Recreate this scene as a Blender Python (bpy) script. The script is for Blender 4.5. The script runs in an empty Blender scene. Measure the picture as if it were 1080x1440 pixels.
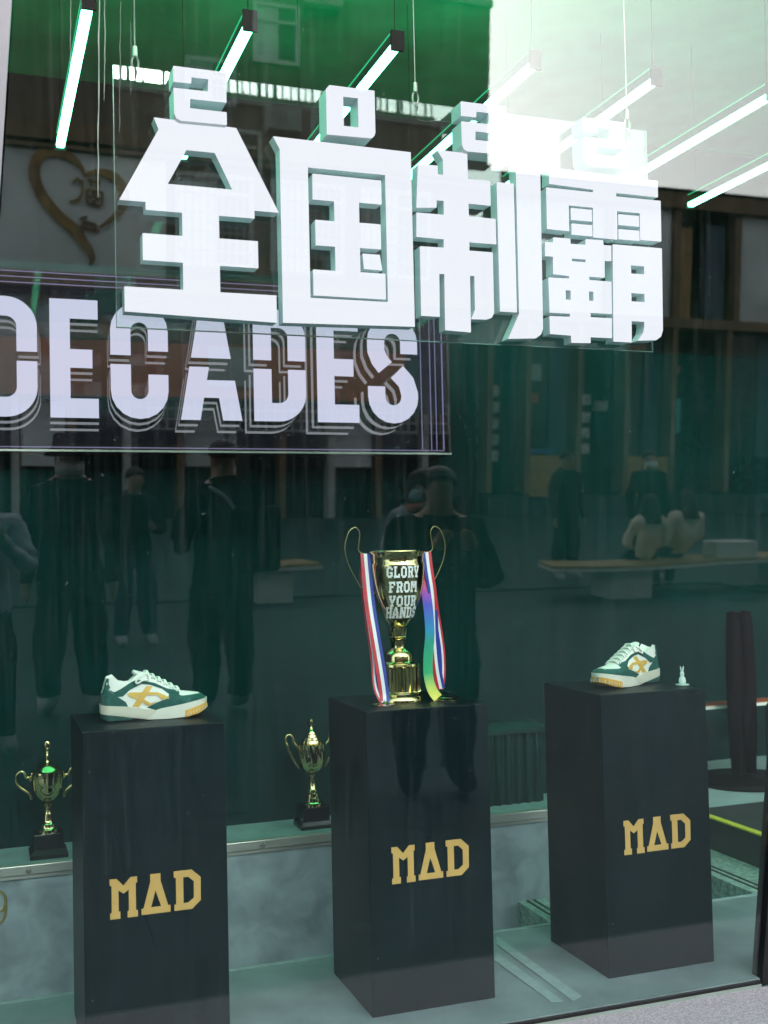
import bpy, bmesh, math, random
from mathutils import Vector, Matrix
from mathutils import noise as mnoise
from mathutils.kdtree import KDTree
from mathutils.geometry import tessellate_polygon
random.seed(7)
SC = bpy.context.scene
COL = SC.collection
R = math.radians

# ------------------------------------------------------------------ camera
cam_d = bpy.data.cameras.new('camera')
cam = bpy.data.objects.new('camera', cam_d)
COL.objects.link(cam)
SC.camera = cam
yaw, pitch, roll = .3413, .0362, -.0226
f_ = Vector((math.sin(yaw) * math.cos(pitch), math.cos(yaw) * math.cos(pitch), math.sin(pitch)))
r_ = Vector((math.cos(yaw), -math.sin(yaw), 0))
u_ = r_.cross(f_)
r2 = math.cos(roll) * r_ + math.sin(roll) * u_
u2 = -math.sin(roll) * r_ + math.cos(roll) * u_
cam.matrix_world = Matrix(((r2.x, u2.x, -f_.x, .0157), (r2.y, u2.y, -f_.y, -3.1915), (r2.z, u2.z, -f_.z, 1.4473), (0, 0, 0, 1)))
cam_d.sensor_fit = 'VERTICAL'
cam_d.sensor_height = 36
cam_d.lens = 36 * 1611.2 / 1440
cam_d.dof.use_dof = True
cam_d.dof.focus_distance = 3.85
cam_d.dof.aperture_fstop = 3.2
cam_d.clip_start = .03
cam_d.clip_end = 800

# ------------------------------------------------------------------ world, sun, exposure
EXPO = 2.7
W = bpy.data.worlds.new('World')
SC.world = W
W.use_nodes = True
nt = W.node_tree
nt.nodes.clear()
sky = nt.nodes.new('ShaderNodeTexSky')
sky.sky_type = 'NISHITA'
sky.sun_disc = False
sky.sun_elevation = R(24)
sky.sun_rotation = R(174)
sky.dust_density = 4
sky.air_density = 1
hs = nt.nodes.new('ShaderNodeHueSaturation')
hs.inputs['Saturation'].default_value = .22
bg = nt.nodes.new('ShaderNodeBackground')
bg.inputs['Strength'].default_value = .15
wo = nt.nodes.new('ShaderNodeOutputWorld')
gm = nt.nodes.new('ShaderNodeGamma')
gm.inputs['Gamma'].default_value = .75
nt.links.new(sky.outputs[0], gm.inputs['Color'])
nt.links.new(gm.outputs[0], hs.inputs['Color'])
nt.links.new(hs.outputs[0], bg.inputs['Color'])
nt.links.new(bg.outputs[0], wo.inputs['Surface'])
sun_d = bpy.data.lights.new('sun', 'SUN')
sun_d.energy = .5
sun_d.angle = R(10)
sun_d.color = (1, .96, .9)
sun = bpy.data.objects.new('sun', sun_d)
COL.objects.link(sun)
sdir = Vector((math.sin(R(174)) * math.cos(R(24)), math.cos(R(174)) * math.cos(R(24)), math.sin(R(24))))
sun.rotation_euler = sdir.to_track_quat('Z', 'Y').to_euler()
SC.view_settings.view_transform = 'Standard'
SC.view_settings.look = 'None'
SC.view_settings.exposure = EXPO
SC.view_settings.gamma = 1
SC.view_settings.use_curve_mapping = False
SC.render.engine = 'CYCLES'
SC.cycles.max_bounces = 10
SC.cycles.transparent_max_bounces = 24
SC.cycles.glossy_bounces = 5
SC.cycles.diffuse_bounces = 4
SC.cycles.use_denoising = True
SC.cycles.sample_clamp_indirect = 4
SC.cycles.caustics_reflective = False
SC.cycles.caustics_refractive = False
X8 = 2 ** EXPO


# ------------------------------------------------------------------ materials
def new_mat(name):
    m = bpy.data.materials.new(name)
    m.use_nodes = True
    m.node_tree.nodes.clear()
    return m, m.node_tree, m.node_tree.nodes, m.node_tree.links


def mat(name, c, rough=.5, metal=0, var=.12, scale=6, bump=0, bscale=60, spec=.5, emit=None, es=0, c2=None, detail=5, stretch=None, distort=0, speck=0, speck_c=(.5, .5, .5), speck_s=90):
    m, t, N, L = new_mat(name)
    o = N.new('ShaderNodeOutputMaterial')
    b = N.new('ShaderNodeBsdfPrincipled')
    L.new(b.outputs[0], o.inputs[0])
    b.inputs['Roughness'].default_value = rough
    b.inputs['Metallic'].default_value = metal
    b.inputs['Specular IOR Level'].default_value = spec
    tc = N.new('ShaderNodeTexCoord')
    src = tc.outputs['Object']
    if stretch:
        mp = N.new('ShaderNodeMapping')
        mp.inputs['Scale'].default_value = stretch
        L.new(src, mp.inputs[0])
        src = mp.outputs[0]
    nz = N.new('ShaderNodeTexNoise')
    nz.inputs['Scale'].default_value = scale
    nz.inputs['Detail'].default_value = detail
    nz.inputs['Distortion'].default_value = distort
    L.new(src, nz.inputs['Vector'])
    rp = N.new('ShaderNodeValToRGB')
    a = [max(0, v * (1 - var)) for v in c]
    z = [min(1, v * (1 + var)) for v in c] if c2 is None else c2
    rp.color_ramp.elements[0].position = .32
    rp.color_ramp.elements[1].position = .68
    rp.color_ramp.elements[0].color = (*a, 1)
    rp.color_ramp.elements[1].color = (*z, 1)
    L.new(nz.outputs[0], rp.inputs[0])
    col = rp.outputs[0]
    if speck:
        n3 = N.new('ShaderNodeTexNoise')
        n3.inputs['Scale'].default_value = speck_s
        n3.inputs['Detail'].default_value = 1
        L.new(tc.outputs['Object'], n3.inputs['Vector'])
        r3 = N.new('ShaderNodeValToRGB')
        r3.color_ramp.elements[0].position = speck
        r3.color_ramp.elements[1].position = speck + .02
        L.new(n3.outputs[0], r3.inputs[0])
        mx = N.new('ShaderNodeMix')
        mx.data_type = 'RGBA'
        L.new(r3.outputs[0], mx.inputs[0])
        L.new(col, mx.inputs[6])
        mx.inputs[7].default_value = (*speck_c, 1)
        col = mx.outputs[2]
    L.new(col, b.inputs['Base Color'])
    if bump:
        n2 = N.new('ShaderNodeTexNoise')
        n2.inputs['Scale'].default_value = bscale
        n2.inputs['Detail'].default_value = 4
        L.new(src, n2.inputs['Vector'])
        bp = N.new('ShaderNodeBump')
        bp.inputs['Strength'].default_value = bump
        bp.inputs['Distance'].default_value = .01
        L.new(n2.outputs[0], bp.inputs['Height'])
        L.new(bp.outputs[0], b.inputs['Normal'])
    if emit:
        b.inputs['Emission Color'].default_value = (*emit, 1)
        b.inputs['Emission Strength'].default_value = es
    return m


def glass_mat(name, tint, f0=.043, dirt=.012, dirt_scale=5, rough=0.0):
    m, t, N, L = new_mat(name)
    o = N.new('ShaderNodeOutputMaterial')
    g = N.new('ShaderNodeNewGeometry')
    dot = N.new('ShaderNodeVectorMath')
    dot.operation = 'DOT_PRODUCT'
    L.new(g.outputs['Normal'], dot.inputs[0])
    L.new(g.outputs['Incoming'], dot.inputs[1])

    def mth(op, a, b=None):
        n = N.new('ShaderNodeMath')
        n.operation = op
        for i, v in enumerate((a, b)):
            if v is None:
                continue
            if isinstance(v, (int, float)):
                n.inputs[i].default_value = v
            else:
                L.new(v, n.inputs[i])
        return n.outputs[0]
    ab = mth('ABSOLUTE', dot.outputs['Value'])
    fr = mth('ADD', mth('MULTIPLY', mth('POWER', mth('SUBTRACT', 1, ab), 5), 1 - f0), f0)
    tr = N.new('ShaderNodeBsdfTransparent')
    tr.inputs[0].default_value = (*tint, 1)
    gl = N.new('ShaderNodeBsdfGlossy')
    gl.inputs['Roughness'].default_value = rough
    gl.inputs['Color'].default_value = (1, 1, 1, 1)
    mx = N.new('ShaderNodeMixShader')
    L.new(fr, mx.inputs[0])
    L.new(tr.outputs[0], mx.inputs[1])
    L.new(gl.outputs[0], mx.inputs[2])
    out = mx.outputs[0]
    if dirt:
        df = N.new('ShaderNodeBsdfDiffuse')
        df.inputs['Color'].default_value = (.7, .72, .72, 1)
        tc = N.new('ShaderNodeTexCoord')
        mp = N.new('ShaderNodeMapping')
        mp.inputs['Scale'].default_value = (14, 1, .6)
        L.new(tc.outputs['Object'], mp.inputs[0])
        nz = N.new('ShaderNodeTexNoise')
        nz.inputs['Scale'].default_value = dirt_scale
        nz.inputs['Detail'].default_value = 6
        L.new(mp.outputs[0], nz.inputs['Vector'])
        sp = N.new('ShaderNodeTexNoise')
        sp.inputs['Scale'].default_value = 85
        L.new(tc.outputs['Object'], sp.inputs['Vector'])
        spk = mth('MULTIPLY', mth('GREATER_THAN', sp.outputs[0], .745), .07)
        st = mth('MULTIPLY', mth('POWER', nz.outputs[0], 5), dirt * 8)
        fac = mth('ADD', st, spk)
        m2 = N.new('ShaderNodeMixShader')
        L.new(fac, m2.inputs[0])
        L.new(out, m2.inputs[1])
        L.new(df.outputs[0], m2.inputs[2])
        out = m2.outputs[0]
    L.new(out, o.inputs[0])
    return m


def emis(name, c, s):
    m, t, N, L = new_mat(name)
    o = N.new('ShaderNodeOutputMaterial')
    e = N.new('ShaderNodeEmission')
    e.inputs[0].default_value = (*c, 1)
    e.inputs[1].default_value = s / X8
    L.new(e.outputs[0], o.inputs[0])
    return m


M = {}
M['glass'] = glass_mat('window_glass', (.91, .972, .96), .047, .005)
M['acrylic'] = glass_mat('clear_acrylic', (.93, .96, .95), .05, 0)
M['acrylic_edge'] = mat('acrylic_edge', (.16, .27, .24), .2)
M['pedestal'] = mat('charcoal_vinyl', (.003, .009, .012), .42, spec=.12, var=.25, scale=3, bump=.03, bscale=300, speck=.79, speck_c=(.12, .13, .13), speck_s=70)
M['gold_print'] = mat('gold_print', (.68, .39, .12), .45, var=.05)
M['floor'] = mat('grey_floor_paint', (.2, .245, .265), .42, var=.2, scale=5, detail=9, bump=.05, bscale=80)
M['floor_strip'] = mat('pale_strip', (.29, .36, .37), .6, var=.12, scale=25)
M['concrete'] = mat('trowelled_concrete', (.31, .375, .41), .6, var=.27, scale=8, distort=.5, bump=.08, bscale=25, detail=9)
M['ledge_top'] = mat('ledge_top_grey', (.2, .3, .29), .5, var=.15, scale=9)
M['trim'] = mat('metal_trim', (.6, .58, .54), .3, .6, var=.08)
M['trim_groove'] = mat('trim_groove', (.12, .12, .11), .6)
M['screw'] = mat('screw_grey', (.28, .25, .24), .5, .3)
M['wall_green'] = mat('dark_green_wall', (.001, .021, .020), .9, spec=.1, var=.18, scale=2.2, bump=.12, bscale=260)
M['wall_dark'] = mat('dark_interior', (.012, .024, .022), .9, spec=.1, var=.3)
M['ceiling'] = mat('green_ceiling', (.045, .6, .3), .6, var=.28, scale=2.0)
M['terrazzo'] = mat('terrazzo', (.22, .34, .31), .4, var=.3, scale=45, c2=(.42, .55, .5))
M['dark_riser'] = mat('dark_riser', (.02, .035, .03), .5)
M['dark_mat'] = mat('dark_mat', (.025, .028, .03), .8)
M['yellow'] = mat('yellow_tape', (.62, .6, .05), .5, var=.2, scale=50)
M['white_floor'] = mat('pale_floor', (.33, .42, .42), .4)
M['green_bin'] = mat('green_fluted', (.003, .03, .026), .5, spec=.15)
M['black_metal'] = mat('black_metal', (.012, .012, .013), .4, .3)
M['black'] = mat('matte_black', (.004, .004, .004), .6, spec=.08)
M['grey_col'] = mat('lilac_grey_column', (.16, .16, .185), .5, var=.1)
M['gold'] = mat('gold_plate', (.63, .53, .27), .12, 1, var=.05)
M['gold_dull'] = mat('gold_wire', (.42, .33, .16), .3, 1)
M['plinth'] = mat('black_plinth', (.006, .007, .009), .18)
M['rib_r'] = mat('red_ribbon', (.52, .02, .04), .45)
M['rib_w'] = mat('white_ribbon', (.8, .78, .8), .45)
M['rib_b'] = mat('blue_ribbon', (.015, .035, .3), .45)
M['white_print'] = mat('white_print', (.85, .85, .85), .5, var=.03)
M['sh_white'] = mat('white_leather', (.78, .77, .72), .5, var=.05)
M['sh_cream'] = mat('cream_rubber', (.66, .62, .52), .55, var=.06)
M['sh_mid'] = mat('off_white_rubber', (.74, .71, .63), .55, var=.05)
M['sh_green'] = mat('green_suede', (.006, .085, .07), .85, var=.2, scale=60, bump=.25, bscale=500)
M['sh_gold'] = mat('yellow_leather', (.7, .4, .06), .5, var=.06)
M['sh_gum'] = mat('gum_rubber', (.72, .38, .06), .5)
M['sh_dark'] = mat('dark_rubber', (.01, .07, .06), .6)
M['rabbit'] = mat('white_ceramic', (.7, .78, .76), .25)
M['tube_body'] = mat('tube_housing', (.012, .03, .02), .4, .2)
M['tube'] = emis('green_led', (.13, 1.0, .52), 25.0)
M['tube_edge'] = emis('green_led_edge', (.02, .9, .36), .8)  # emissive colour that imitates the green light fringe beside a tube
M['letter_face'] = emis('lit_letter_face', (1.0, .92, 1.02), 1.12)
M['letter_side'] = mat('letter_side', (.5, .55, .58), .45, var=.05, emit=(.5, .75, .82), es=.10 / X8)
M['screen'] = mat('black_screen', (.008, .006, .012), .03, spec=1.0, var=.1)
M['screen_lilac'] = emis('screen_lilac', (.76, .71, .92), 1.0)
M['screen_line'] = emis('screen_outline', (.24, .23, .26), 1.1)
M['screen_black'] = mat('screen_black', (.006, .005, .008), .03, spec=1.0, var=.1)
M['screen_purple'] = emis('screen_purple', (.45, .38, .68), .5)
M['granite'] = mat('grey_granite', (.30, .29, .32), .7, var=.35, scale=150, bump=.3, bscale=200)
M['paving'] = mat('paving_stone', (.034, .064, .071), .75, var=.22, scale=3, bump=.2, bscale=40)
M['ground'] = mat('plaza_ground', (.04, .06, .065), .85, var=.15)
M['brick'] = mat('brown_render', (.2, .145, .115), .85, var=.22, scale=.9)
M['brick_red'] = mat('red_brown_fascia', (.6, .15, .05), .6, var=.2, scale=1.3)
M['bronze'] = mat('bronze_frame', (.2, .125, .065), .5, .2, var=.3, scale=2)
M['frost'] = mat('frosted_grey_panel', (.72, .78, .76), .35, var=.3, scale=.5)
M['dark_glass'] = mat('dark_glass', (.012, .016, .018), .12)
M['pale'] = mat('pale_render', (.5, .5, .47), .7)
M['win_white'] = mat('white_window_frame', (.78, .78, .76), .5)
M['cage'] = mat('grey_steel_bars', (.33, .34, .33), .5, .3)
M['wood'] = mat('bench_wood', (.42, .29, .13), .6, var=.25, scale=6, stretch=(1, 8, 1))
M['bench_white'] = mat('bench_white', (.75, .74, .7), .6)
M['red'] = mat('red_poster', (.45, .05, .04), .5)
M['teal'] = mat('teal_poster', (.05, .5, .5), .4)
M['blue'] = mat('blue_counter', (.05, .16, .4), .5)
M['book'] = mat('paper_stock', (.68, .62, .55), .7, var=.5, scale=7)
M['ochre'] = mat('ochre_panel', (.4, .24, .08), .6, var=.25)
M['navy'] = mat('dark_blue_shutter', (.07, .12, .17), .5)
M['skin'] = mat('skin', (.45, .28, .2), .55, var=.06)
M['hair'] = mat('black_hair', (.014, .011, .009), .5, spec=.3)
M['coat_black'] = mat('black_coat', (.008, .009, .010), .9, spec=.05)
M['coat_dark'] = mat('dark_jacket', (.02, .021, .024), .9, spec=.05)
M['cream_coat'] = mat('cream_jacket', (.84, .78, .64), .8)
M['lilac_coat'] = mat('pale_grey_jacket', (.42, .42, .52), .75)
M['denim'] = mat('denim', (.03, .05, .1), .85)
M['shoe_grey'] = mat('grey_shoes', (.5, .52, .53), .7)
M['mask_blue'] = mat('pale_blue_mask', (.35, .5, .58), .7)
M['mask_white'] = mat('white_mask', (.7, .7, .7), .7)
M['eye'] = mat('eye_dark', (.01, .008, .006), .2)
M['orange'] = mat('orange_red_lacquer', (.5, .1, .04), .4)
M['plum'] = mat('plum_canvas', (.009, .003, .005), .9, spec=.03)
M['facade'] = mat('shop_facade', (.12, .12, .13), .6)
M['decal_gold'] = mat('gold_foil', (.4, .3, .1), .35, .6)
M['heart'] = mat('bronze_foil', (.17, .075, .035), .3, .4, c2=(.32, .2, .06), scale=1.2)
M['stain'] = mat('dried_water', (.22, .28, .25), .7)
M['clip'] = mat('steel_clip', (.45, .43, .38), .3, .9)


def rainbow():
    m, t, N, L = new_mat('rainbow_ribbon')
    o = N.new('ShaderNodeOutputMaterial')
    b = N.new('ShaderNodeBsdfPrincipled')
    b.inputs['Roughness'].default_value = .45
    tc = N.new('ShaderNodeTexCoord')
    sx = N.new('ShaderNodeSeparateXYZ')
    L.new(tc.outputs['Object'], sx.inputs[0])
    mr = N.new('ShaderNodeMapRange')
    mr.inputs[1].default_value = .0
    mr.inputs[2].default_value = .46
    L.new(sx.outputs['Z'], mr.inputs[0])
    rp = N.new('ShaderNodeValToRGB')
    cr = rp.color_ramp
    cols = [(0.0, (.75, .62, .06)), (.06, (.6, .6, .06)), (.2, (.03, .4, .16)), (.42, (.02, .3, .2)), (.52, (.03, .25, .5)), (.7, (.07, .06, .5)), (.78, (.3, .04, .4)), (.86, (.75, .05, .12)), (1, (.75, .04, .05))]
    cr.elements[0].position, cr.elements[0].color = 0, (*cols[0][1], 1)
    cr.elements[1].position, cr.elements[1].color = 1, (*cols[-1][1], 1)
    for p, c in cols[1:-1]:
        e = cr.elements.new(p)
        e.color = (*c, 1)
    L.new(mr.outputs[0], rp.inputs[0])
    L.new(rp.outputs[0], b.inputs['Base Color'])
    L.new(b.outputs[0], o.inputs[0])
    return m


M['rainbow'] = rainbow()


# ------------------------------------------------------------------ mesh helpers
class MB:
    def __init__(s):
        s.v, s.f, s.m = [], [], []

    def add(s, vs, fs, mi=0):
        n = len(s.v)
        s.v += [tuple(v) for v in vs]
        for f in fs:
            s.f.append(tuple(i + n for i in f))
            s.m.append(mi)
        return s

    def box(s, x0, y0, z0, x1, y1, z1, mi=0):
        return s.add([(x0, y0, z0), (x1, y0, z0), (x1, y1, z0), (x0, y1, z0), (x0, y0, z1), (x1, y0, z1), (x1, y1, z1), (x0, y1, z1)],
                     [(3, 2, 1, 0), (4, 5, 6, 7), (0, 1, 5, 4), (1, 2, 6, 5), (2, 3, 7, 6), (3, 0, 4, 7)], mi)

    def lathe(s, prof, n=32, c=(0, 0, 0), mi=0, mod=None):
        vs, fs = [], []
        for (r, z) in prof:
            for k in range(n):
                a = 2 * math.pi * k / n
                rr = r * (mod(a, z) if mod else 1)
                vs.append((c[0] + rr * math.cos(a), c[1] + rr * math.sin(a), c[2] + z))
        for i in range(len(prof) - 1):
            for k in range(n):
                k2 = (k + 1) % n
                fs.append((i * n + k, i * n + k2, (i + 1) * n + k2, (i + 1) * n + k))
        fs.append(tuple(range(n))[::-1])
        fs.append(tuple((len(prof) - 1) * n + k for k in range(n)))
        return s.add(vs, fs, mi)

    def tube(s, pts, r, n=8, closed=False, mi=0):
        pts = [Vector(p) for p in pts]
        rs = r if isinstance(r, (list, tuple)) else [r] * len(pts)
        vs, fs = [], []
        up = Vector((0, 0, 1))
        for i, p in enumerate(pts):
            a = pts[i - 1] if (i > 0 or closed) else pts[i]
            b = pts[(i + 1) % len(pts)] if (i < len(pts) - 1 or closed) else pts[i]
            d = (b - a).normalized()
            if abs(d.dot(up)) > .95:
                up = Vector((1, 0, 0)) if abs(d.x) < .9 else Vector((0, 1, 0))
            x = d.cross(up).normalized()
            up = x.cross(d).normalized()
            for k in range(n):
                t = 2 * math.pi * k / n
                vs.append(p + rs[i] * (math.cos(t) * x + math.sin(t) * up))
        m = len(pts)
        for i in range(m if closed else m - 1):
            j = (i + 1) % m
            for k in range(n):
                k2 = (k + 1) % n
                fs.append((i * n + k, i * n + k2, j * n + k2, j * n + k))
        if not closed:
            fs.append(tuple(range(n))[::-1])
            fs.append(tuple((m - 1) * n + k for k in range(n)))
        return s.add(vs, fs, mi)

    def extr(s, loops, y0, y1, mi=0, ms=None):
        """loops in (x, z); front at y0 (towards the street), back at y1"""
        ms = mi if ms is None else ms
        polys = [[Vector((p[0], p[1], 0)) for p in l] for l in loops]
        tris = tessellate_polygon(polys)
        flat = [p for l in loops for p in l]
        n = len(flat)
        fr, bk = [], []
        for t in tris:
            a, b, c = (flat[i] for i in t)
            ar = (b[0] - a[0]) * (c[1] - a[1]) - (b[1] - a[1]) * (c[0] - a[0])
            t = t if ar > 0 else t[::-1]
            fr.append(tuple(t))
            bk.append(tuple(i + n for i in t[::-1]))
        s.add([(p[0], y0, p[1]) for p in flat] + [(p[0], y1, p[1]) for p in flat], [], mi)
        base = len(s.v) - 2 * n
        for f in fr:
            s.f.append(tuple(i + base for i in f)); s.m.append(mi)
        for f in bk:
            s.f.append(tuple(i + base for i in f)); s.m.append(ms)
        o = 0
        for li, l in enumerate(loops):
            k = len(l)
            ar = sum(l[i][0] * l[(i + 1) % k][1] - l[(i + 1) % k][0] * l[i][1] for i in range(k))
            ccw = (ar > 0) == (li == 0)
            for i in range(k):
                j = (i + 1) % k
                q = (o + i, o + j, o + j + n, o + i + n)
                q = q if not ccw else q[::-1]
                s.f.append(tuple(a + base for a in q)); s.m.append(ms)
            o += k
        return s

    def mesh(s, name, mats):
        me = bpy.data.meshes.new(name)
        me.from_pydata(s.v, [], s.f)
        for m in (mats if isinstance(mats, (list, tuple)) else [mats]):
            me.materials.append(m)
        me.polygons.foreach_set('material_index', s.m)
        me.update()
        return me

    def build(s, name, mats, parent=None, smooth=False, bevel=0, fix=False, auto=None):
        me = s.mesh(name, mats)
        if bevel or fix:
            bm = bmesh.new()
            bm.from_mesh(me)
            if fix:
                bmesh.ops.recalc_face_normals(bm, faces=bm.faces)
            if bevel:
                bmesh.ops.bevel(bm, geom=[e for e in bm.edges], offset=bevel, segments=2, profile=.5, affect='EDGES')
            bm.to_mesh(me)
            bm.free()
        if smooth:
            me.polygons.foreach_set('use_smooth', [True] * len(me.polygons))
        if auto:
            me.set_sharp_from_angle(angle=R(auto))
        return link(name, me, parent)


def link(name, me, parent=None):
    o = bpy.data.objects.new(name, me)
    COL.objects.link(o)
    if parent:
        o.parent = parent
    return o


def tag(o, label=None, cat=None, group=None, kind=None):
    if label: o['label'] = label
    if cat: o['category'] = cat
    if group: o['group'] = group
    if kind: o['kind'] = kind
    return o


def thing(name, label, cat, loc=(0, 0, 0), rz=0, group=None):
    o = link(name, None)
    o.location = loc
    o.rotation_euler = (0, 0, rz)
    return tag(o, label, cat, group)


def struct(o):
    o['kind'] = 'structure'
    return o


def B(*a):
    return MB().box(*a)


def rrect(x0, z0, x1, z1, rad, n=7):
    """rounded rectangle, radii (bl, br, tr, tl)"""
    if not isinstance(rad, (tuple, list)):
        rad = (rad,) * 4
    out = []
    cs = [(x0 + rad[0], z0 + rad[0], 180), (x1 - rad[1], z0 + rad[1], 270), (x1 - rad[2], z1 - rad[2], 0), (x0 + rad[3], z1 - rad[3], 90)]
    for (cx, cz, a0), r in zip(cs, rad):
        if r <= 0:
            out.append((cx, cz)); continue
        for k in range(n):
            a = R(a0 + 90 * k / (n - 1))
            out.append((cx + r * math.cos(a), cz + r * math.sin(a)))
    return out


def stroke(path, w):
    """ribbon polygon round an open 2D path"""
    L_, R_ = [], []
    for i, p in enumerate(path):
        a = path[max(0, i - 1)]
        b = path[min(len(path) - 1, i + 1)]
        dx, dz = b[0] - a[0], b[1] - a[1]
        d = math.hypot(dx, dz)
        nx, nz = -dz / d * w / 2, dx / d * w / 2
        L_.append((p[0] + nx, p[1] + nz))
        R_.append((p[0] - nx, p[1] - nz))
    return L_ + R_[::-1]


def smooth_path(pts, n=6):
    """Catmull-Rom through points"""
    out = []
    P = [Vector(p) for p in pts]
    for i in range(len(P) - 1):
        p0, p1, p2, p3 = P[max(0, i - 1)], P[i], P[i + 1], P[min(len(P) - 1, i + 2)]
        for k in range(n):
            t = k / n
            out.append(.5 * ((2 * p1) + (p2 - p0) * t + (2 * p0 - 5 * p1 + 4 * p2 - p3) * t * t + (3 * p1 - p0 - 3 * p2 + p3) * t ** 3))
    out.append(P[-1])
    return out


# ================================================================== SETTING: inside the shop
XL, XR, YB, ZC = -2.6, 7.0, 3.0, 4.0
GT = math.tan(R(3))           # the shop window leans out over the street by three degrees


def gy(z):
    return .055 - z * GT


floor = struct(B(XL, .062, -.06, XR, .845, 0).build('floor', M['floor']))
struct(B(XL, .845, -.3, XR, YB, -.15).build('floor_recess', M['floor']))
B(XL, .826, .0, XR, .843, .003).build('edge_strip', M['floor_strip'], floor)
for pts in ([(1.838, .79), (1.800, .70), (1.798, .128), (1.842, .15)], [(1.765, .62), (1.722, .56), (1.731, .15), (1.768, .14)]):
    MB().add([(p[0], p[1], .004) for p in pts] + [(p[0], p[1], .0005) for p in pts], [(3, 2, 1, 0)[::-1] if False else (0, 1, 2, 3), (0, 4, 5, 1), (1, 5, 6, 2), (2, 6, 7, 3), (3, 7, 4, 0)]).build('anti_slip_strip', M['floor_strip'], floor, fix=True)

ledge = struct(B(XL, 1.15, -.15, 2.9, 1.45, .352).build('ledge', M['concrete']))
B(XL, 1.166, .3525, 2.9, 1.44, .360).build('ledge_top', M['ledge_top'], ledge)
trim = MB().box(XL, 1.136, .331, 2.9, 1.165, .364).build('metal_trim', M['trim'], ledge, bevel=.002)
B(XL, 1.142, .3165, 2.9, 1.149, .3285).build('trim_lip', M['trim'], ledge)
for x in (.176, 1.03, 1.9):
    MB().lathe([(.010, 0), (.010, .004), (.006, .006)], 14).build('screw', M['screw'], ledge)
    o = COL.objects[-1]
    o.location = (x, 1.136, .345)
    o.rotation_euler = (R(90), 0, 0)

wall_back = struct(B(XL, 1.45, -.15, 2.9, 1.52, 2.62).build('partition_wall', M['wall_green']))
struct(B(2.92, 2.74, -.15, XR - .01, 2.8, 2.62).build('partition_wall', M['wall_green']))
struct(B(XL, YB, -.15, XR, YB + .15, ZC).build('rear_wall', M['wall_dark']))
struct(B(XL - .15, -.3, -.15, XL, YB + .15, ZC).build('side_wall', M['wall_dark']))
struct(B(XR, -.3, -.15, XR + .15, YB + .15, ZC).build('side_wall', M['wall_dark']))
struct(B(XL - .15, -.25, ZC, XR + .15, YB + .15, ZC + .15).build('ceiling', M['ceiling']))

# steps at the right
steps = struct(B(2.105, .848, -.15, 2.5, 1.148, -.002).build('steps', M['terrazzo']))
for dx in (.035, .065):
    B(2.105 + dx, .85, -.002, 2.105 + dx + .009, 1.14, .0015).build('nosing_groove', M['dark_riser'], steps)
B(3.05, .848, -.15, 3.309, YB, -.002).build('tread', M['terrazzo'], steps)
for dx in (.045, .08):
    B(3.05 + dx, .85, -.002, 3.05 + dx + .01, 2.9, .0015).build('nosing_groove', M['dark_riser'], steps)
B(3.31, .848, -.15, XR, YB, .145).build('riser_block', M['dark_riser'], steps)
B(3.345, .85, .1455, XR, 1.69, .150).build('dark_mat', M['dark_mat'], steps)
B(3.304, .85, .1455, 3.343, 2.98, .152).build('yellow_edge', M['yellow'], steps)
B(3.345, 1.692, .1455, XR, 2.99, .150).build('landing_floor', M['white_floor'], steps)

# ================================================================== street side
g = struct(B(-80, -90, -.4, 90, -24.6, -.034).build('ground', M['ground']))
ground2 = struct(B(-80, -24.6, -.4, 90, .03, -.062).build('plaza', M['ground']))
kerb = struct(B(-6, -.42, -.06, 9, .043, -.022).build('granite_kerb', M['granite']))
slab_me = B(-.4482, -.2232, -.04, .4482, .2232, .016).mesh('paving_slab', M['paving'])
for j in range(19):
    for i in range(11):
        o = link('paving_slab', slab_me, ground2)
        o.location = (-1.2 + i * .9 + (.45 if j % 2 else 0), -.65 - j * .45, -.05 + random.uniform(-.0008, .0008))
pv = B(-40, -24.55, -.06, 60, -9.6, -.036).build('paving_field', M['paving'], ground2)
B(9.2, -9.59, -.06, 60, -.43, -.036).build('paving_field', M['paving'], ground2)
B(-40, -9.59, -.06, -1.7, -.43, -.036).build('paving_field', M['paving'], ground2)

# shop front above and beside the glass
sf = thing('shop_facade', 'dark grey wall of the shop above the tall display window', 'building')
B(-8, -.42, 4.1, 14, .3, 8.5).build('upper_wall', M['facade'], sf)
B(-8, -.2, -.1, XL - .16, .3, 4.09).build('side_pier', M['facade'], sf)
B(XR + .16, -.2, -.1, 14, .3, 4.09).build('side_pier', M['facade'], sf)

# the window: tilted panes between leaning posts
win = thing('shop_window', 'tall clear display window with white water streaks, leaning out slightly', 'window')


def pane(x0, x1, z0, z1, lean0, lean1):
    t = .010
    vs = []
    for dy in (0, t):
        for (x, ln, z) in ((x0, lean0, z0), (x1, lean1, z0), (x1, lean1, z1), (x0, lean0, z1)):
            vs.append((x + ln * z, gy(z) + dy, z))
    return MB().add(vs, [(0, 1, 2, 3), (7, 6, 5, 4), (4, 5, 1, 0), (5, 6, 2, 1), (6, 7, 3, 2), (7, 4, 0, 3)]).build('pane', M['glass'], win)


pane(-.08, 2.45, -.02, 4.06, .068, .085)
pane(-2.58, -.40, -.02, 4.06, 0, .068)
pane(2.62, 6.9, -.02, 4.06, .085, 0)


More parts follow.
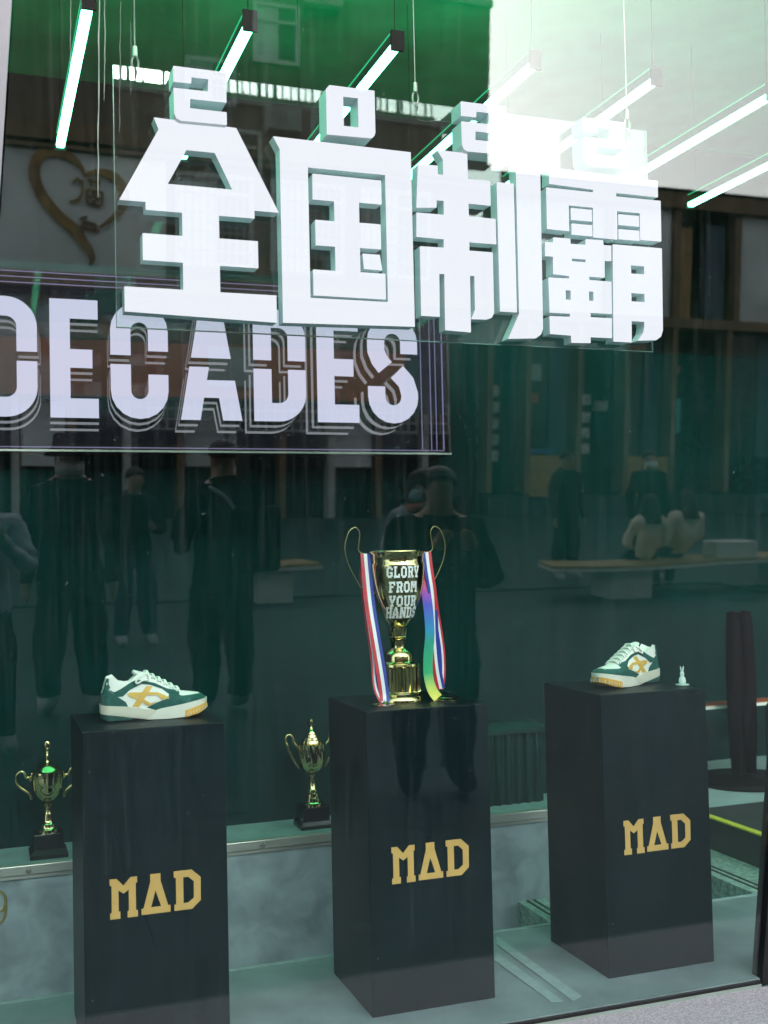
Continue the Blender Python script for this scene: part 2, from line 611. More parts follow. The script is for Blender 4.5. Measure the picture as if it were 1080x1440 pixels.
def post(name, xa, xb, ln, m, y0=-.04, y1=.06, label=None):
    vs = []
    for z in (-.02, 4.06):
        for (x, y) in ((xa, y0), (xb, y0), (xb, y1), (xa, y1)):
            vs.append((x + ln * z, gy(z) + y, z))
    o = MB().add(vs, [(3, 2, 1, 0), (4, 5, 6, 7), (0, 1, 5, 4), (1, 2, 6, 5), (2, 3, 7, 6), (3, 0, 4, 7)]).build(name, m, win)
    if label: o['label'] = label


post('post', -.39, -.085, .068, M['grey_col'], label='lilac grey post at the left edge of the window')
post('post', 2.468, 2.615, .085, M['black_metal'], -.006, .05, label='black post at the right edge of the window')
B(-2.58, .046, -.02, 2.46, .0615, -.004).build('sill', M['black_metal'], win)
B(-2.58, .0435, -.024, 2.46, .0455, -.012).build('silicone_seam', M['stain'], win)
for (x, z0, z1, w) in ((.337, 2.42, 2.99, .0034), (.352, 2.68, 2.99, .0024), (.263, 2.75, 2.99, .0014), (.392, 2.6, 2.95, .0009), (.29, 2.8, 2.99, .0011), (.42, 2.7, 2.9, .0008)):
    vs, fs = [], []
    for k in range(13):
        z = z0 + (z1 - z0) * k / 12
        xx = x + random.uniform(-.0012, .0012) - (z1 - z) * .015
        ww = w * random.uniform(.45, 1) * (.4 if k == 0 else 1)
        for dy in (-.0025, -.0008):
            vs += [(xx - ww / 2, gy(z) + dy, z), (xx + ww / 2, gy(z) + dy, z)]
    for k in range(12):
        a = 4 * k
        fs += [(a, a + 1, a + 5, a + 4), (a + 3, a + 2, a + 6, a + 7), (a + 2, a, a + 4, a + 6), (a + 1, a + 3, a + 7, a + 5)]
    MB().add(vs, fs).build('dried_drip', M['stain'], win)

# ================================================================== hanging lit sign
SIGN = thing('hanging_sign', 'white lit Chinese character sign with digits above on a clear hanging sheet', 'sign', (1.3, .2, 0), R(.65))
G = {
 'quan': [[[-0.788,2.735],[-0.544,2.73],[-0.418,2.485],[-0.493,2.485],[-0.493,2.461],[-0.601,2.461],[-0.601,2.392],[-0.484,2.392],[-0.484,2.311],[-0.601,2.311],[-0.601,2.231],[-0.430,2.231],[-0.430,2.149],[-0.880,2.160],[-0.880,2.232],[-0.710,2.232],[-0.710,2.313],[-0.826,2.313],[-0.826,2.391],[-0.710,2.391],[-0.710,2.461],[-0.816,2.461],[-0.816,2.484],[-0.891,2.484],[-0.775,2.702]], [[-0.694,2.649],[-0.610,2.649],[-0.558,2.542],[-0.751,2.542]]],
 'guo': [[[-0.43,2.717],[0.017,2.713],[0.017,2.158],[-0.41,2.150],[-0.41,2.681]], [[-0.323,2.633],[-0.07,2.633],[-0.07,2.231],[-0.323,2.230]]],
 'guo_in': [[[-0.308,2.614],[-0.085,2.613],[-0.085,2.538],[-0.16,2.538],[-0.16,2.474],[-0.09,2.474],[-0.09,2.396],[-0.16,2.396],[-0.16,2.319],[-0.078,2.319],[-0.078,2.239],[-0.312,2.239],[-0.312,2.318],[-0.24,2.318],[-0.24,2.394],[-0.302,2.394],[-0.302,2.472],[-0.24,2.472],[-0.24,2.535],[-0.309,2.535]]],
 'guo_dot': [[[-0.151,2.378],[-0.095,2.378],[-0.088,2.330],[-0.147,2.331]]],
 'zhi': [[[0.109,2.73],[0.213,2.729],[0.213,2.646],[0.292,2.646],[0.292,2.566],[0.213,2.567],[0.213,2.525],[0.308,2.523],[0.308,2.441],[0.212,2.441],[0.212,2.413],[0.295,2.413],[0.294,2.217],[0.286,2.2],[0.267,2.193],[0.214,2.192],[0.228,2.223],[0.229,2.332],[0.212,2.333],[0.210,2.149],[0.122,2.152],[0.124,2.332],[0.105,2.332],[0.103,2.194],[0.041,2.194],[0.042,2.415],[0.124,2.416],[0.125,2.444],[0.031,2.445],[0.033,2.522],[0.127,2.522],[0.128,2.568],[0.102,2.568],[0.101,2.544],[0.033,2.538],[0.042,2.678],[0.108,2.679],[0.109,2.651],[0.128,2.651],[0.129,2.701]]],
 'zhi_bar': [[[0.317,2.645],[0.377,2.645],[0.376,2.222],[0.317,2.222]]],
 'zhi_hook': [[[0.388,2.732],[0.476,2.731],[0.470,2.172],[0.462,2.153],[0.443,2.14],[0.343,2.134],[0.386,2.219]]],
 'ba_rain': [[[0.511,2.712],[0.929,2.705],[0.928,2.649],[0.763,2.65],[0.762,2.637],[0.938,2.637],[0.936,2.496],[0.854,2.496],[0.856,2.588],[0.764,2.588],[0.762,2.49],[0.671,2.491],[0.673,2.592],[0.579,2.592],[0.578,2.505],[0.497,2.506],[0.498,2.644],[0.675,2.643],[0.676,2.653],[0.509,2.658]]],
 'ba_d1': [[[0.588,2.583],[0.666,2.583],[0.666,2.544],[0.588,2.544]]], 'ba_d2': [[[0.589,2.531],[0.666,2.531],[0.666,2.494],[0.589,2.494]]],
 'ba_d3': [[[0.770,2.577],[0.849,2.577],[0.849,2.541],[0.770,2.541]]], 'ba_d4': [[[0.769,2.526],[0.849,2.526],[0.849,2.492],[0.769,2.492]]],
 'ba_ge': [[[0.488,2.462],[0.518,2.462],[0.519,2.479],[0.581,2.479],[0.582,2.462],[0.641,2.463],[0.641,2.482],[0.706,2.483],[0.708,2.467],[0.737,2.467],[0.736,2.415],[0.71,2.414],[0.709,2.357],[0.649,2.357],[0.649,2.345],[0.734,2.344],[0.732,2.235],[0.65,2.235],[0.65,2.22],[0.731,2.22],[0.729,2.153],[0.647,2.153],[0.647,2.133],[0.576,2.131],[0.575,2.155],[0.497,2.157],[0.497,2.216],[0.574,2.217],[0.574,2.228],[0.498,2.228],[0.497,2.344],[0.575,2.345],[0.575,2.354],[0.515,2.357],[0.516,2.415],[0.487,2.415]], [[0.585,2.414],[0.639,2.414],[0.639,2.404],[0.585,2.404]], [[0.558,2.306],[0.579,2.306],[0.579,2.274],[0.558,2.274]], [[0.646,2.307],[0.665,2.307],[0.665,2.275],[0.646,2.275]]],
 'ba_yue': [[[0.745,2.472],[0.937,2.472],[0.931,2.189],[0.923,2.167],[0.904,2.154],[0.831,2.149],[0.854,2.177],[0.86,2.199],[0.86,2.215],[0.808,2.215],[0.806,2.142],[0.737,2.142]], [[0.812,2.406],[0.866,2.406],[0.866,2.377],[0.812,2.377]], [[0.81,2.311],[0.864,2.311],[0.864,2.282],[0.81,2.282]]],
}
TWO = [[[0,.157],[.157,.157],[.156,.067],[.048,.066],[.047,.037],[.156,.037],[.156,0],[.019,-.002],[.007,.004],[.001,.018],[0,.092],[.101,.093],[.103,.131],[.053,.131],[.052,.112],[0,.111]]]
ZERO = [[[.01,.156],[.157,.156],[.157,.024],[.153,.013],[.144,.006],[0,.003],[0,.144]], [[.054,.127],[.103,.127],[.103,.034],[.054,.034]]]


def sgn(loops):   # keep outer loop counter-clockwise for tidy normals
    return [[tuple(p) for p in l] for l in loops]


def light_letter(name, loops, parent, depth, gap=.003):
    """lit face plate in front of a grey return (side wall)"""
    o = MB().extr(sgn(loops), -depth + .0002, -gap, 0).build(name, M['letter_side'], parent, fix=True)
    MB().extr(sgn(loops), -depth - .004, -depth, 0).build('lit_face', M['letter_face'], o, fix=True)
    return o


D1 = .052
for key, subs in (('quan', ()), ('guo', ('guo_in', 'guo_dot')), ('zhi', ('zhi_bar', 'zhi_hook')), ('ba_rain', ('ba_d1', 'ba_d2', 'ba_d3', 'ba_d4')), ('ba_ge', ('ba_yue',))):
    c = light_letter('character' if key != 'ba_ge' else 'character_piece', G[key], SIGN, D1)
    for k in subs:
        light_letter('character_piece', G[k], SIGN, D1)
for (nm, x, z, lp) in (('digit', -.734, 2.727, TWO), ('digit', -.267, 2.729, ZERO), ('digit', .184, 2.729, TWO), ('digit', .629, 2.726, TWO)):
    light_letter(nm, [[(p[0] + x, p[1] + z) for p in l] for l in lp], SIGN, .078)
ac = B(-.896, .0, 2.126, .925, .008, 2.9).build('acrylic_sheet', M['acrylic'], SIGN)
B(-.898, .0002, 2.123, .927, .0078, 2.1256).build('sheet_edge', M['acrylic_edge'], SIGN)
B(.9253, .0002, 2.126, .927, .0078, 2.9).build('sheet_edge', M['acrylic_edge'], SIGN)
B(-.8975, .0002, 2.126, -.8963, .0078, 2.9).build('sheet_edge', M['acrylic_edge'], SIGN)
for x in (-.832, .062, .853):
    w = MB().tube([(x, .004, 2.96), (x, .004, ZC - .005)], .0018, 6).build('hanging_cable', M['clip'], SIGN)
    c = MB()
    c.tube([(x, .004, 2.965), (x, .004, 2.935)], .007, 8)
    c.tube([(x + .010 * math.cos(a), .004, 2.915 + .02 * math.sin(a)) for a in [2 * math.pi * k / 14 for k in range(14)]], .003, 6, closed=True)
    c.tube([(x, .004, 2.90), (x + .003, -.002, 2.885), (x, .004, 2.868)], .004, 6)
    c.build('carabiner', M['clip'], w)
MB().tube(smooth_path([(.06, .012, 2.87), (.075, .014, 2.85), (.11, .014, 2.848), (.15, .014, 2.86)]), .0012, 5).build('loose_wire', M['clip'], SIGN)

# ================================================================== LED screen
SCR = thing('led_screen', 'large black LED wall screen showing the white word DECADES', 'screen', (0, 1.33, 0))
B(-1.25, .012, 1.862, 1.932, .11, 2.566).build('housing', M['black'], SCR, bevel=.004)
B(-1.24, 0, 1.872, 1.921, .0115, 2.556).build('display', M['screen'], SCR)
B(-1.25, -.006, 1.864, 1.932, .0112, 1.8715).build('bottom_bezel', M['trim'], SCR)
B(1.9215, -.004, 1.8725, 1.932, .0112, 2.56).build('side_bezel', M['black_metal'], SCR)
T, BL = 2.452, 1.994


def arc(cx, cz, rx, rz, a0, a1, n=10):
    return [(cx + rx * math.cos(R(a0 + (a1 - a0) * k / n)), cz + rz * math.sin(R(a0 + (a1 - a0) * k / n))) for k in range(n + 1)]


def letterE(x0, x1):
    w = .075
    return [[[(x0, BL), (x1, BL), (x1, BL + w), (x0 + w, BL + w), (x0 + w, 2.187), (x1 - .022, 2.187), (x1 - .022, 2.259), (x0 + w, 2.259), (x0 + w, T - w), (x1, T - w), (x1, T), (x0, T)]]]


def letterD(x0, x1):
    w, g0, g1 = .075, 2.207, 2.243
    r = .115
    up = [(x0, g1), (x0 + w, g1), (x0 + w, T - w)] + arc(x1 - r, T - r, r - w, r - w, 90, 0) + [(x1 - w, g1), (x1, g1)] + arc(x1 - r, T - r, r, r, 0, 90) + [(x0, T)]
    lo = [(x0, BL)] + arc(x1 - r, BL + r, r, r, 270, 360) + [(x1, g0), (x1 - w, g0)] + arc(x1 - r, BL + r, r - w, r - w, 360, 270) + [(x0 + w, BL + w), (x0 + w, g0), (x0, g0)]
    return [[up], [lo]]


def letterC(x0, x1):
    w = .078
    r = (x1 - x0) / 2
    cx = (x0 + x1) / 2
    up = [(x0, 2.243), (x0 + w, 2.243)] + arc(cx, T - r, r - w, r - w, 180, 0) + [(x1 - w, 2.262), (x1, 2.262)] + arc(cx, T - r, r, r, 0, 180)
    lo = [(x0, 2.207), (x0, BL + r)] + arc(cx, BL + r, r, r, 180, 360) + [(x1, 2.17), (x1 - w, 2.17)] + arc(cx, BL + r, r - w, r - w, 360, 180) + [(x0 + w, 2.207)]
    return [[up], [lo]]


def letterA(x0, x1):
    h = T - BL
    cx = (x0 + x1) / 2

    def lx(z, s, off=0):
        t = (z - BL) / h
        return cx + s * ((x1 - x0) / 2 * (1 - t) + .044 * t) - s * off
    w = .078
    up = [(lx(2.243, -1), 2.243), (lx(2.243, 1), 2.243), (lx(T, 1), T), (lx(T, -1), T)]
    lo = [(lx(BL, -1), BL), (lx(BL, -1, w), BL), (lx(BL + .09, -1, w), BL + .09), (lx(BL + .09, 1, w), BL + .09), (lx(BL, 1, w), BL), (lx(BL, 1), BL), (lx(2.155, 1), 2.155), (lx(2.155, -1, w), 2.155), (lx(2.207, -1, w), 2.207), (lx(2.207, -1), 2.207)]
    return [[up], [lo]]


def letterS(x0, x1):
    w = .077
    r = (x1 - x0) / 2 - w / 2
    cx = (x0 + x1) / 2
    zt, zb = T - w / 2 - r, BL + w / 2 + r
    p1 = [(cx + r, 2.30)] + arc(cx, zt, r, r, 0, 180) + [(cx - r, 2.30), (cx - r * .8, 2.262), (cx - r * .45, 2.23)]
    p2 = [(cx + r * .25, 2.213), (cx + r * .8, 2.17), (cx + r, 2.12)] + arc(cx, zb, r, r, 360, 180) + [(cx - r, 2.15)]
    p1[0] = (cx + r, 2.29)
    return [[stroke(p1, w)], [stroke(p2, w)]]


def off(l, dx, dz):
    return [(p[0] + dx, p[1] + dz) for p in l]


for ltr, fn, x0, x1 in (('D', letterD, .0, .236), ('E', letterE, .282, .462), ('C', letterC, .508, .731), ('A', letterA, .778, 1.025), ('D', letterD, 1.074, 1.293), ('E', letterE, 1.341, 1.522), ('S', letterS, 1.562, 1.787)):
    k = -(x0 - .25) * .024
    top = None
    for n, (q, mt) in enumerate(((1.95, 'screen_line'), (1.6, 'screen_black'), (1.0, 'screen_line'), (.62, 'screen_black'), (0, 'screen_lilac'))):
        mb = MB()
        y = -.0004 - n * .0005
        for loops in fn(x0, x1):
            mb.extr([off(l, k * q, -.026 * q) for l in loops], y - .0003, y, 0)
        if mt == 'screen_lilac':
            top = mb.build('letter', M[mt], SCR, fix=True)
        else:
            o = mb.build('letter_echo', M[mt], SCR, fix=True)
for x in (1.80, 1.842, 1.866, 1.897):
    B(x, -.0012, 1.885, x + (.004 if x < 1.89 else .006), -.0002, 2.545).build('border_line', M['screen_purple'], SCR)
B(-1.2, -.0012, 1.879, 1.903, -.0002, 1.883).build('border_line', M['screen_purple'], SCR)
for z in (2.548, 2.527, 2.505):
    B(-1.2, -.0018, z, 1.80, -.0003, z + .004).build('border_line', M['screen_purple'], SCR)

# ================================================================== green LED tubes
tube_labels = ['leftmost green LED tube, seen nearly end on', 'green LED tube second from the left above the first digit', 'green LED tube third from the left passing behind the zero',
               'middle green LED tube passing behind the third digit', 'green LED tube fifth from the left in the white sky reflection', 'green LED tube sixth from the left crossing the white sky reflection', 'rightmost green LED tube near the dark roof edge'] + ['green LED tube just beyond the left picture edge', 'green LED tube farthest left, well beyond the picture edge']
proto = None
for i, x in enumerate((.36, .877, 1.395, 1.925, 2.43, 2.95, 3.476, -.16, -.68)):  # tubes left of view are added to brighten the ceiling there
    if proto is None:
        t = thing('led_tube', tube_labels[0], 'lamp', (0, 0, 0), 0, 'green LED tubes hung from the ceiling')
        parts = [B(-.013, .45, 3.2075, .013, 1.75, 3.25).build('housing', M['tube_body'], t),
                 B(-.0165, .452, 3.246, -.0133, 1.748, 3.2495).build('edge_glow', M['tube_edge'], t),  # added glowing strip, paints in the green fringe along the housing
                 MB().extr([rrect(-.0165, 3.187, .0165, 3.207, (.007, .007, .001, .001), 4)], .452, 1.748).build('diffuser', M['tube'], t, fix=True),
                 B(-.024, .438, 3.176, .024, .4495, 3.246).build('end_cap', M['black'], t),
                 B(-.024, 1.7505, 3.176, .024, 1.762, 3.246).build('end_cap', M['black'], t),
                 MB().tube([(0, .47, 3.249), (.004, .47, 3.5), (0, .47, ZC)], .0014, 5).build('cable', M['black'], t),
                 MB().tube([(0, 1.7, 3.249), (0, 1.7, ZC)], .0012, 5).build('cable', M['black'], t)]
        proto = (t, parts)
    else:
        t = proto[0].copy()
        COL.objects.link(t)
        t['label'] = tube_labels[i]
        for p in proto[1]:
            c = p.copy()
            COL.objects.link(c)
            c.parent = t
    t.location = (x, 0, 0)

# ================================================================== pedestals
MAD = {'M': [[[.0735,.5200],[.0930,.5200],[.1126,.498],[.1330,.5205],[.1520,.5205],[.1520,.5029],[.1478,.5029],[.1478,.4237],[.1530,.4237],[.1530,.4050],[.1235,.4050],[.1235,.4237],[.1275,.4237],[.1275,.4849],[.1125,.4753],[.0982,.4860],[.0982,.4248],[.1030,.4248],[.1030,.4048],[.0737,.4048],[.0737,.4224],[.0785,.4224],[.0785,.5015],[.0735,.5015]]],
       'A': [[[.19,.5220],[.2197,.5220],[.2197,.5008],[.2412,.4265],[.2478,.4265],[.2478,.4068],[.1636,.4068],[.1636,.4246],[.1694,.4246],[.1902,.5004]], [[.2046,.4739],[.2207,.426],[.1912,.426]]],
       'D': [[[.2588,.5224],[.3116,.5224],[.3385,.4976],[.3378,.4302],[.3116,.4071],[.2594,.4071],[.2594,.4252],[.2648,.4252],[.2648,.5031],[.2588,.5031]], [[.2864,.5022],[.3015,.5022],[.3178,.4875],[.3174,.4392],[.3006,.4267],[.2864,.4267]]]}
ped_lab = ['charcoal display plinth at the left under the side-on sneaker', 'charcoal display plinth in the middle under the big gold cup', 'charcoal display plinth at the right under the sneaker facing forward']
pparts = None
for i, x in enumerate((.2941, 1.1634, 2.0027)):
    if pparts is None:
        t = thing('display_plinth', ped_lab[0], 'plinth', (0, 0, 0), 0, 'charcoal display plinths')
        pr = [B(0, 0, 0.0005, .4195, .415, .95).build('plinth_body', M['pedestal'], t, bevel=.0022)]
        for k in 'MAD':
            pr.append(MB().extr(MAD[k], -.0014, -.0002).build('printed_letter', M['gold_print'], t, fix=True))
        pparts = (t, pr)
    else:
        t = pparts[0].copy()
        COL.objects.link(t)
        t['label'] = ped_lab[i]
        for p in pparts[1]:
            c = p.copy()
            COL.objects.link(c)
            c.parent = t
    t.location = (x, .25, 0)

# ================================================================== big gold cup
CUP = thing('trophy_cup', 'large gold trophy cup printed GLORY FROM YOUR HANDS on the middle plinth', 'trophy', (1.345, .44, .9505), R(0), )
q = .000468
prof = [(196, 255), (199, 262), (196, 272), (186, 285), (182, 335), (190, 350), (191, 365), (188, 420), (182, 490), (168, 575), (152, 630), (136, 672), (106, 738), (80, 776), (60, 800)]
outer = [(r * q * 1.06, (1335 - y) * q) for r, y in prof][::-1]
inner = [(r * q * 1.06 - .0025, (1335 - y) * q) for r, y in prof]
inner = [(max(r, .004), z + .001) for r, z in inner]
MB().lathe(outer + inner, 48).build('bowl', M['gold'], CUP, smooth=True, auto=40)
stem = [(66, 806), (62, 812), (62, 868), (66, 872), (56, 884), (47, 905), (44, 935), (48, 952), (72, 968), (92, 985), (98, 1010), (100, 1045), (112, 1056), (138, 1062), (140, 1076), (136, 1082)]
MB().lathe([(r * q * 1.1, (1335 - y) * q) for r, y in stem][::-1], 40).build('stem', M['gold'], CUP, smooth=True, auto=40)
drum = [(137, 1084), (133, 1095), (133, 1255), (138, 1262)]
MB().lathe([(r * q * 1.1, (1335 - y) * q) for r, y in drum][::-1], 144, mod=lambda a, z: 1 + .045 * (1 if math.sin(a * 18) > 0 else -1)).build('fluted_drum', M['gold'], CUP, auto=30)
foot = [(140, 1264), (146, 1272), (142, 1290), (150, 1300), (154, 1318), (154, 1334)]
MB().lathe([(r * q * 1.1, (1335 - y) * q) for r, y in foot][::-1], 48).build('foot', M['gold'], CUP, smooth=True, auto=40)
hp = [(-190, 330), (-240, 278), (-272, 262), (-285, 235), (-272, 130), (-290, 92), (-310, 84), (-345, 105), (-372, 160), (-385, 230), (-370, 320), (-330, 410), (-290, 480), (-270, 510), (-200, 560), (-158, 575)]
for s in (1, -1):
    MB().tube(smooth_path([(s * x * q, 0, (1335 - y) * q) for x, y in hp], 4), .0017, 8).build('handle', M['gold_dull'], CUP, smooth=True)

# block lettering wrapped round the bowl
GL = {
 'G': [(0, 1, 1.5, 6), (1, 0, 4, 1.5), (1, 5.5, 4, 7), (3.5, .8, 5, 3.5), (2.6, 2.6, 5, 3.6), (3.5, 4.6, 5, 6)],
 'L': [(.6, 0, 2, 7), (0, 0, 5, 1.4), (3.8, 0, 5, 2.4), (0, 5.8, 2.8, 7)],
 'O': [(0, 1, 1.5, 6), (3.5, 1, 5, 6), (1, 0, 4, 1.5), (1, 5.5, 4, 7)],
 'R': [(.5, 0, 1.9, 7), (0, 0, 2.4, 1.2), (0, 5.7, 4.2, 7), (3.4, 3.8, 4.9, 6.2), (1, 3, 4.2, 4.2), (2.9, 1, 4.3, 3.2), (3.4, 0, 5.2, 1.3)],
 'Y': [(1.8, 0, 3.2, 3.4), (1.2, 0, 3.8, 1.1), (1, 2.8, 2.3, 4.6), (2.7, 2.8, 4, 4.6), (.3, 4.2, 1.7, 7), (3.3, 4.2, 4.7, 7), (-.2, 5.9, 2, 7), (3, 5.9, 5.2, 7)],
 'F': [(.5, 0, 2, 7), (0, 0, 2.8, 1.2), (0, 5.7, 5, 7), (3.8, 4.6, 5, 7), (1.5, 3, 3.7, 4.2)],
 'M': [(.2, 0, 1.5, 7), (4.5, 0, 5.8, 7), (-.2, 0, 1.9, 1.1), (4.1, 0, 6.2, 1.1), (1.2, 4.2, 2.6, 7), (3.4, 4.2, 4.8, 7), (2.2, 2.8, 3.8, 5)],
 'U': [(.3, 1, 1.7, 7), (3.3, 1, 4.7, 7), (1, 0, 4, 1.4), (-.1, 5.9, 2.1, 7), (2.9, 5.9, 5.1, 7)],
 'H': [(.3, 0, 1.7, 7), (3.5, 0, 4.9, 7), (1, 2.9, 4, 4.1), (-.1, 0, 2.1, 1.1), (3.1, 0, 5.3, 1.1), (-.1, 5.9, 2.1, 7), (3.1, 5.9, 5.3, 7)],
 'A': [(.4, 0, 1.8, 4.2), (3.3, 0, 4.7, 4.2), (1.1, 3.6, 2.3, 6), (2.8, 3.6, 4, 6), (1.7, 5.4, 3.4, 7), (1, 1.8, 4, 2.9), (-.1, 0, 2.1, 1.1), (3, 0, 5.2, 1.1)],
 'N': [(.3, 0, 1.6, 7), (3.7, 0, 5, 7), (-.1, 0, 2, 1.1), (1.2, 4, 2.4, 7), (2, 2.6, 3.2, 5), (2.8, 1, 4.1, 3.4), (3.2, 5.9, 5.4, 7)],
 'D': [(.5, 0, 1.9, 7), (0, 0, 3.9, 1.3), (0, 5.7, 3.9, 7), (3.4, .9, 4.9, 6.1)],
 'S': [(.2, 3.9, 1.6, 6.2), (1, 5.6, 4, 7), (3.5, 4.9, 4.9, 6.2), (.9, 2.9, 4.1, 4.2), (3.4, .9, 4.9, 3.2), (1, 0, 4, 1.4), (.1, .8, 1.5, 2.2)],
}


def bowl_r(z):
    for (r0, z0), (r1, z1) in zip(outer, outer[1:]):
        if z0 <= z <= z1:
            return r0 + (r1 - r0) * (z - z0) / max(1e-6, z1 - z0)
    return outer[-1][0]


for text, ytop, ybot, wid in (('GLORY', 365, 447, 250), ('FROM', 473, 551, 218), ('YOUR', 573, 651, 210), ('HANDS', 655, 735, 250)):
    zt, zb = (1335 - ytop) * q, (1335 - ybot) * q
    widths = [6.4 if c == 'M' else 5.2 for c in text]
    tot = sum(widths) + .75 * (len(text) - 1)
    u = wid * q / tot
    x = -wid * q / 2 + .004
    sc = (zt - zb) / 7
    for c, w in zip(text, widths):
        mb = MB()
        for n, (a0, b0, a1, b1) in enumerate(GL[c]):
            vs = []
            for dr in (.0006 + n * .00005, .0016 + n * .00005):
                for (a, b) in ((a0, b0), (a1, b0), (a1, b1), (a0, b1)):
                    z = zb + b * sc
                    rr = bowl_r(z) + dr
                    th = (x + a * u) / max(rr, .052) - .12
                    vs.append((rr * math.sin(th), -rr * math.cos(th), z))
            mb.add(vs, [(0, 3, 2, 1), (4, 5, 6, 7), (0, 1, 5, 4), (1, 2, 6, 5), (2, 3, 7, 6), (3, 0, 4, 7)])
        mb.build('letter', M['white_print'], CUP)
        x += (w + .75) * u


def ribbon(name, path, width, m, parent, t=.0012, offs=0):
    """flat strip; path is (x, y, z); width laid across x; offs shifts across"""
    vs, fs = [], []
    P = smooth_path(path, 5)
    for i, p in enumerate(P):
        a, b = P[max(0, i - 1)], P[min(len(P) - 1, i + 1)]
        d = (b - a).normalized()
        n = Vector((-d.z, 0, d.x))
        if n.length < .3:
            n = Vector((1, 0, 0))
        n.normalize()
        k = d.cross(n).normalized() * t / 2
        o = p + n * offs
        vs += [o - n * width / 2 - k, o + n * width / 2 - k, o + n * width / 2 + k, o - n * width / 2 + k]
    for i in range(len(P) - 1):
        for j in range(4):
            fs.append((4 * i + j, 4 * i + (j + 1) % 4, 4 * i + 4 + (j + 1) % 4, 4 * i + 4 + j))
    fs += [(3, 2, 1, 0), tuple(4 * (len(P) - 1) + j for j in range(4))]
    return MB().add(vs, fs).build(name, m, parent, fix=True, smooth=True, auto=40)


def pp(cx, cy, dy):      # crop pixel of the trophy picture -> local point
    return ((cx - 513) * q + (1335 - cy) * q * -.0, dy, (1335 - cy) * q)


def disc(loc, parent, m, r=.033):
    o = MB().lathe([(r * .96, 0), (r, .0012), (r, .0035), (r * .88, .0042), (r * .84, .003), (r * .5, .003), (r * .4, .0042)], 32).build('medal_disc', m, parent, smooth=True, auto=40)
    o.location = loc
    return o


medL = thing('medal', 'gold medal on a red, white and blue ribbon over the left cup handle', 'medal', CUP.location, 0, 'medals hung on the big cup')
pa = [pp(278, 272, -.003), pp(280, 400, -.012), pp(293, 640, -.022), pp(322, 900, -.035), pp(350, 1130, -.045), pp(362, 1260, -.05), pp(358, 1312, -.058)]
for k, mm in enumerate(('rib_r', 'rib_w', 'rib_b')):
    ribbon('ribbon_stripe', pa, .0116, M[mm], medL, offs=(k - 1) * .0117)
pb = [pp(276, 272, .004), pp(262, 420, .01), pp(280, 700, .0), pp(305, 1000, -.02), pp(306, 1200, -.04), pp(330, 1290, -.052), pp(345, 1318, -.058)]
for k, mm in enumerate(('rib_r', 'rib_w', 'rib_b')):
    ribbon('ribbon_stripe', pb, .006, M[mm], medL, offs=(k - 1) * .006)
disc((-.085, -.075, .0004), medL, M['gold'], .039)
medR = thing('medal', 'dark medal on a twisted red, white and blue ribbon over the right cup handle', 'medal', CUP.location, 0, 'medals hung on the big cup')
pa = [pp(748, 270, -.004), pp(756, 400, -.01), pp(775, 560, -.014), pp(782, 690, -.012), pp(783, 800, -.012), pp(785, 930, -.012), pp(800, 1120, -.012), pp(828, 1262, -.01)]
for k, mm in enumerate(('rib_b', 'rib_w', 'rib_r')):
    ribbon('ribbon_stripe', pa[:4], .0105, M[mm], medR, offs=(k - 1) * .0106)
    ribbon('ribbon_stripe', pa[3:], .0105, M[('rib_r', 'rib_w', 'rib_b')[k]], medR, offs=(k - 1) * .0106)
pb = [pp(752, 270, .003), pp(775, 400, .004), pp(800, 560, .002), pp(815, 700, .0), pp(838, 850, .0), pp(855, 1000, .0), pp(855, 1150, -.002), pp(832, 1264, -.008)]
for k, mm in enumerate(('rib_b', 'rib_w', 'rib_r')):
    ribbon('ribbon_stripe', pb, .0066, M[mm], medR, offs=(k - 1) * .0067)
disc((.185, .012, .0004), medR, M['plinth'], .036)
medQ = thing('medal', 'gold medal on a rainbow ribbon over the right cup handle', 'medal', CUP.location, 0, 'medals hung on the big cup')
pa = [pp(752, 285, .010), pp(744, 380, .006), pp(728, 520, -.010), pp(736, 700, -.022), pp(740, 860, -.024), pp(722, 1010, -.026), pp(716, 1150, -.03), pp(735, 1260, -.04), pp(770, 1316, -.05)]
ribbon('rainbow_ribbon', pa, .034, M['rainbow'], medQ)
disc((.148, -.055, .0004), medQ, M['gold'], .037)

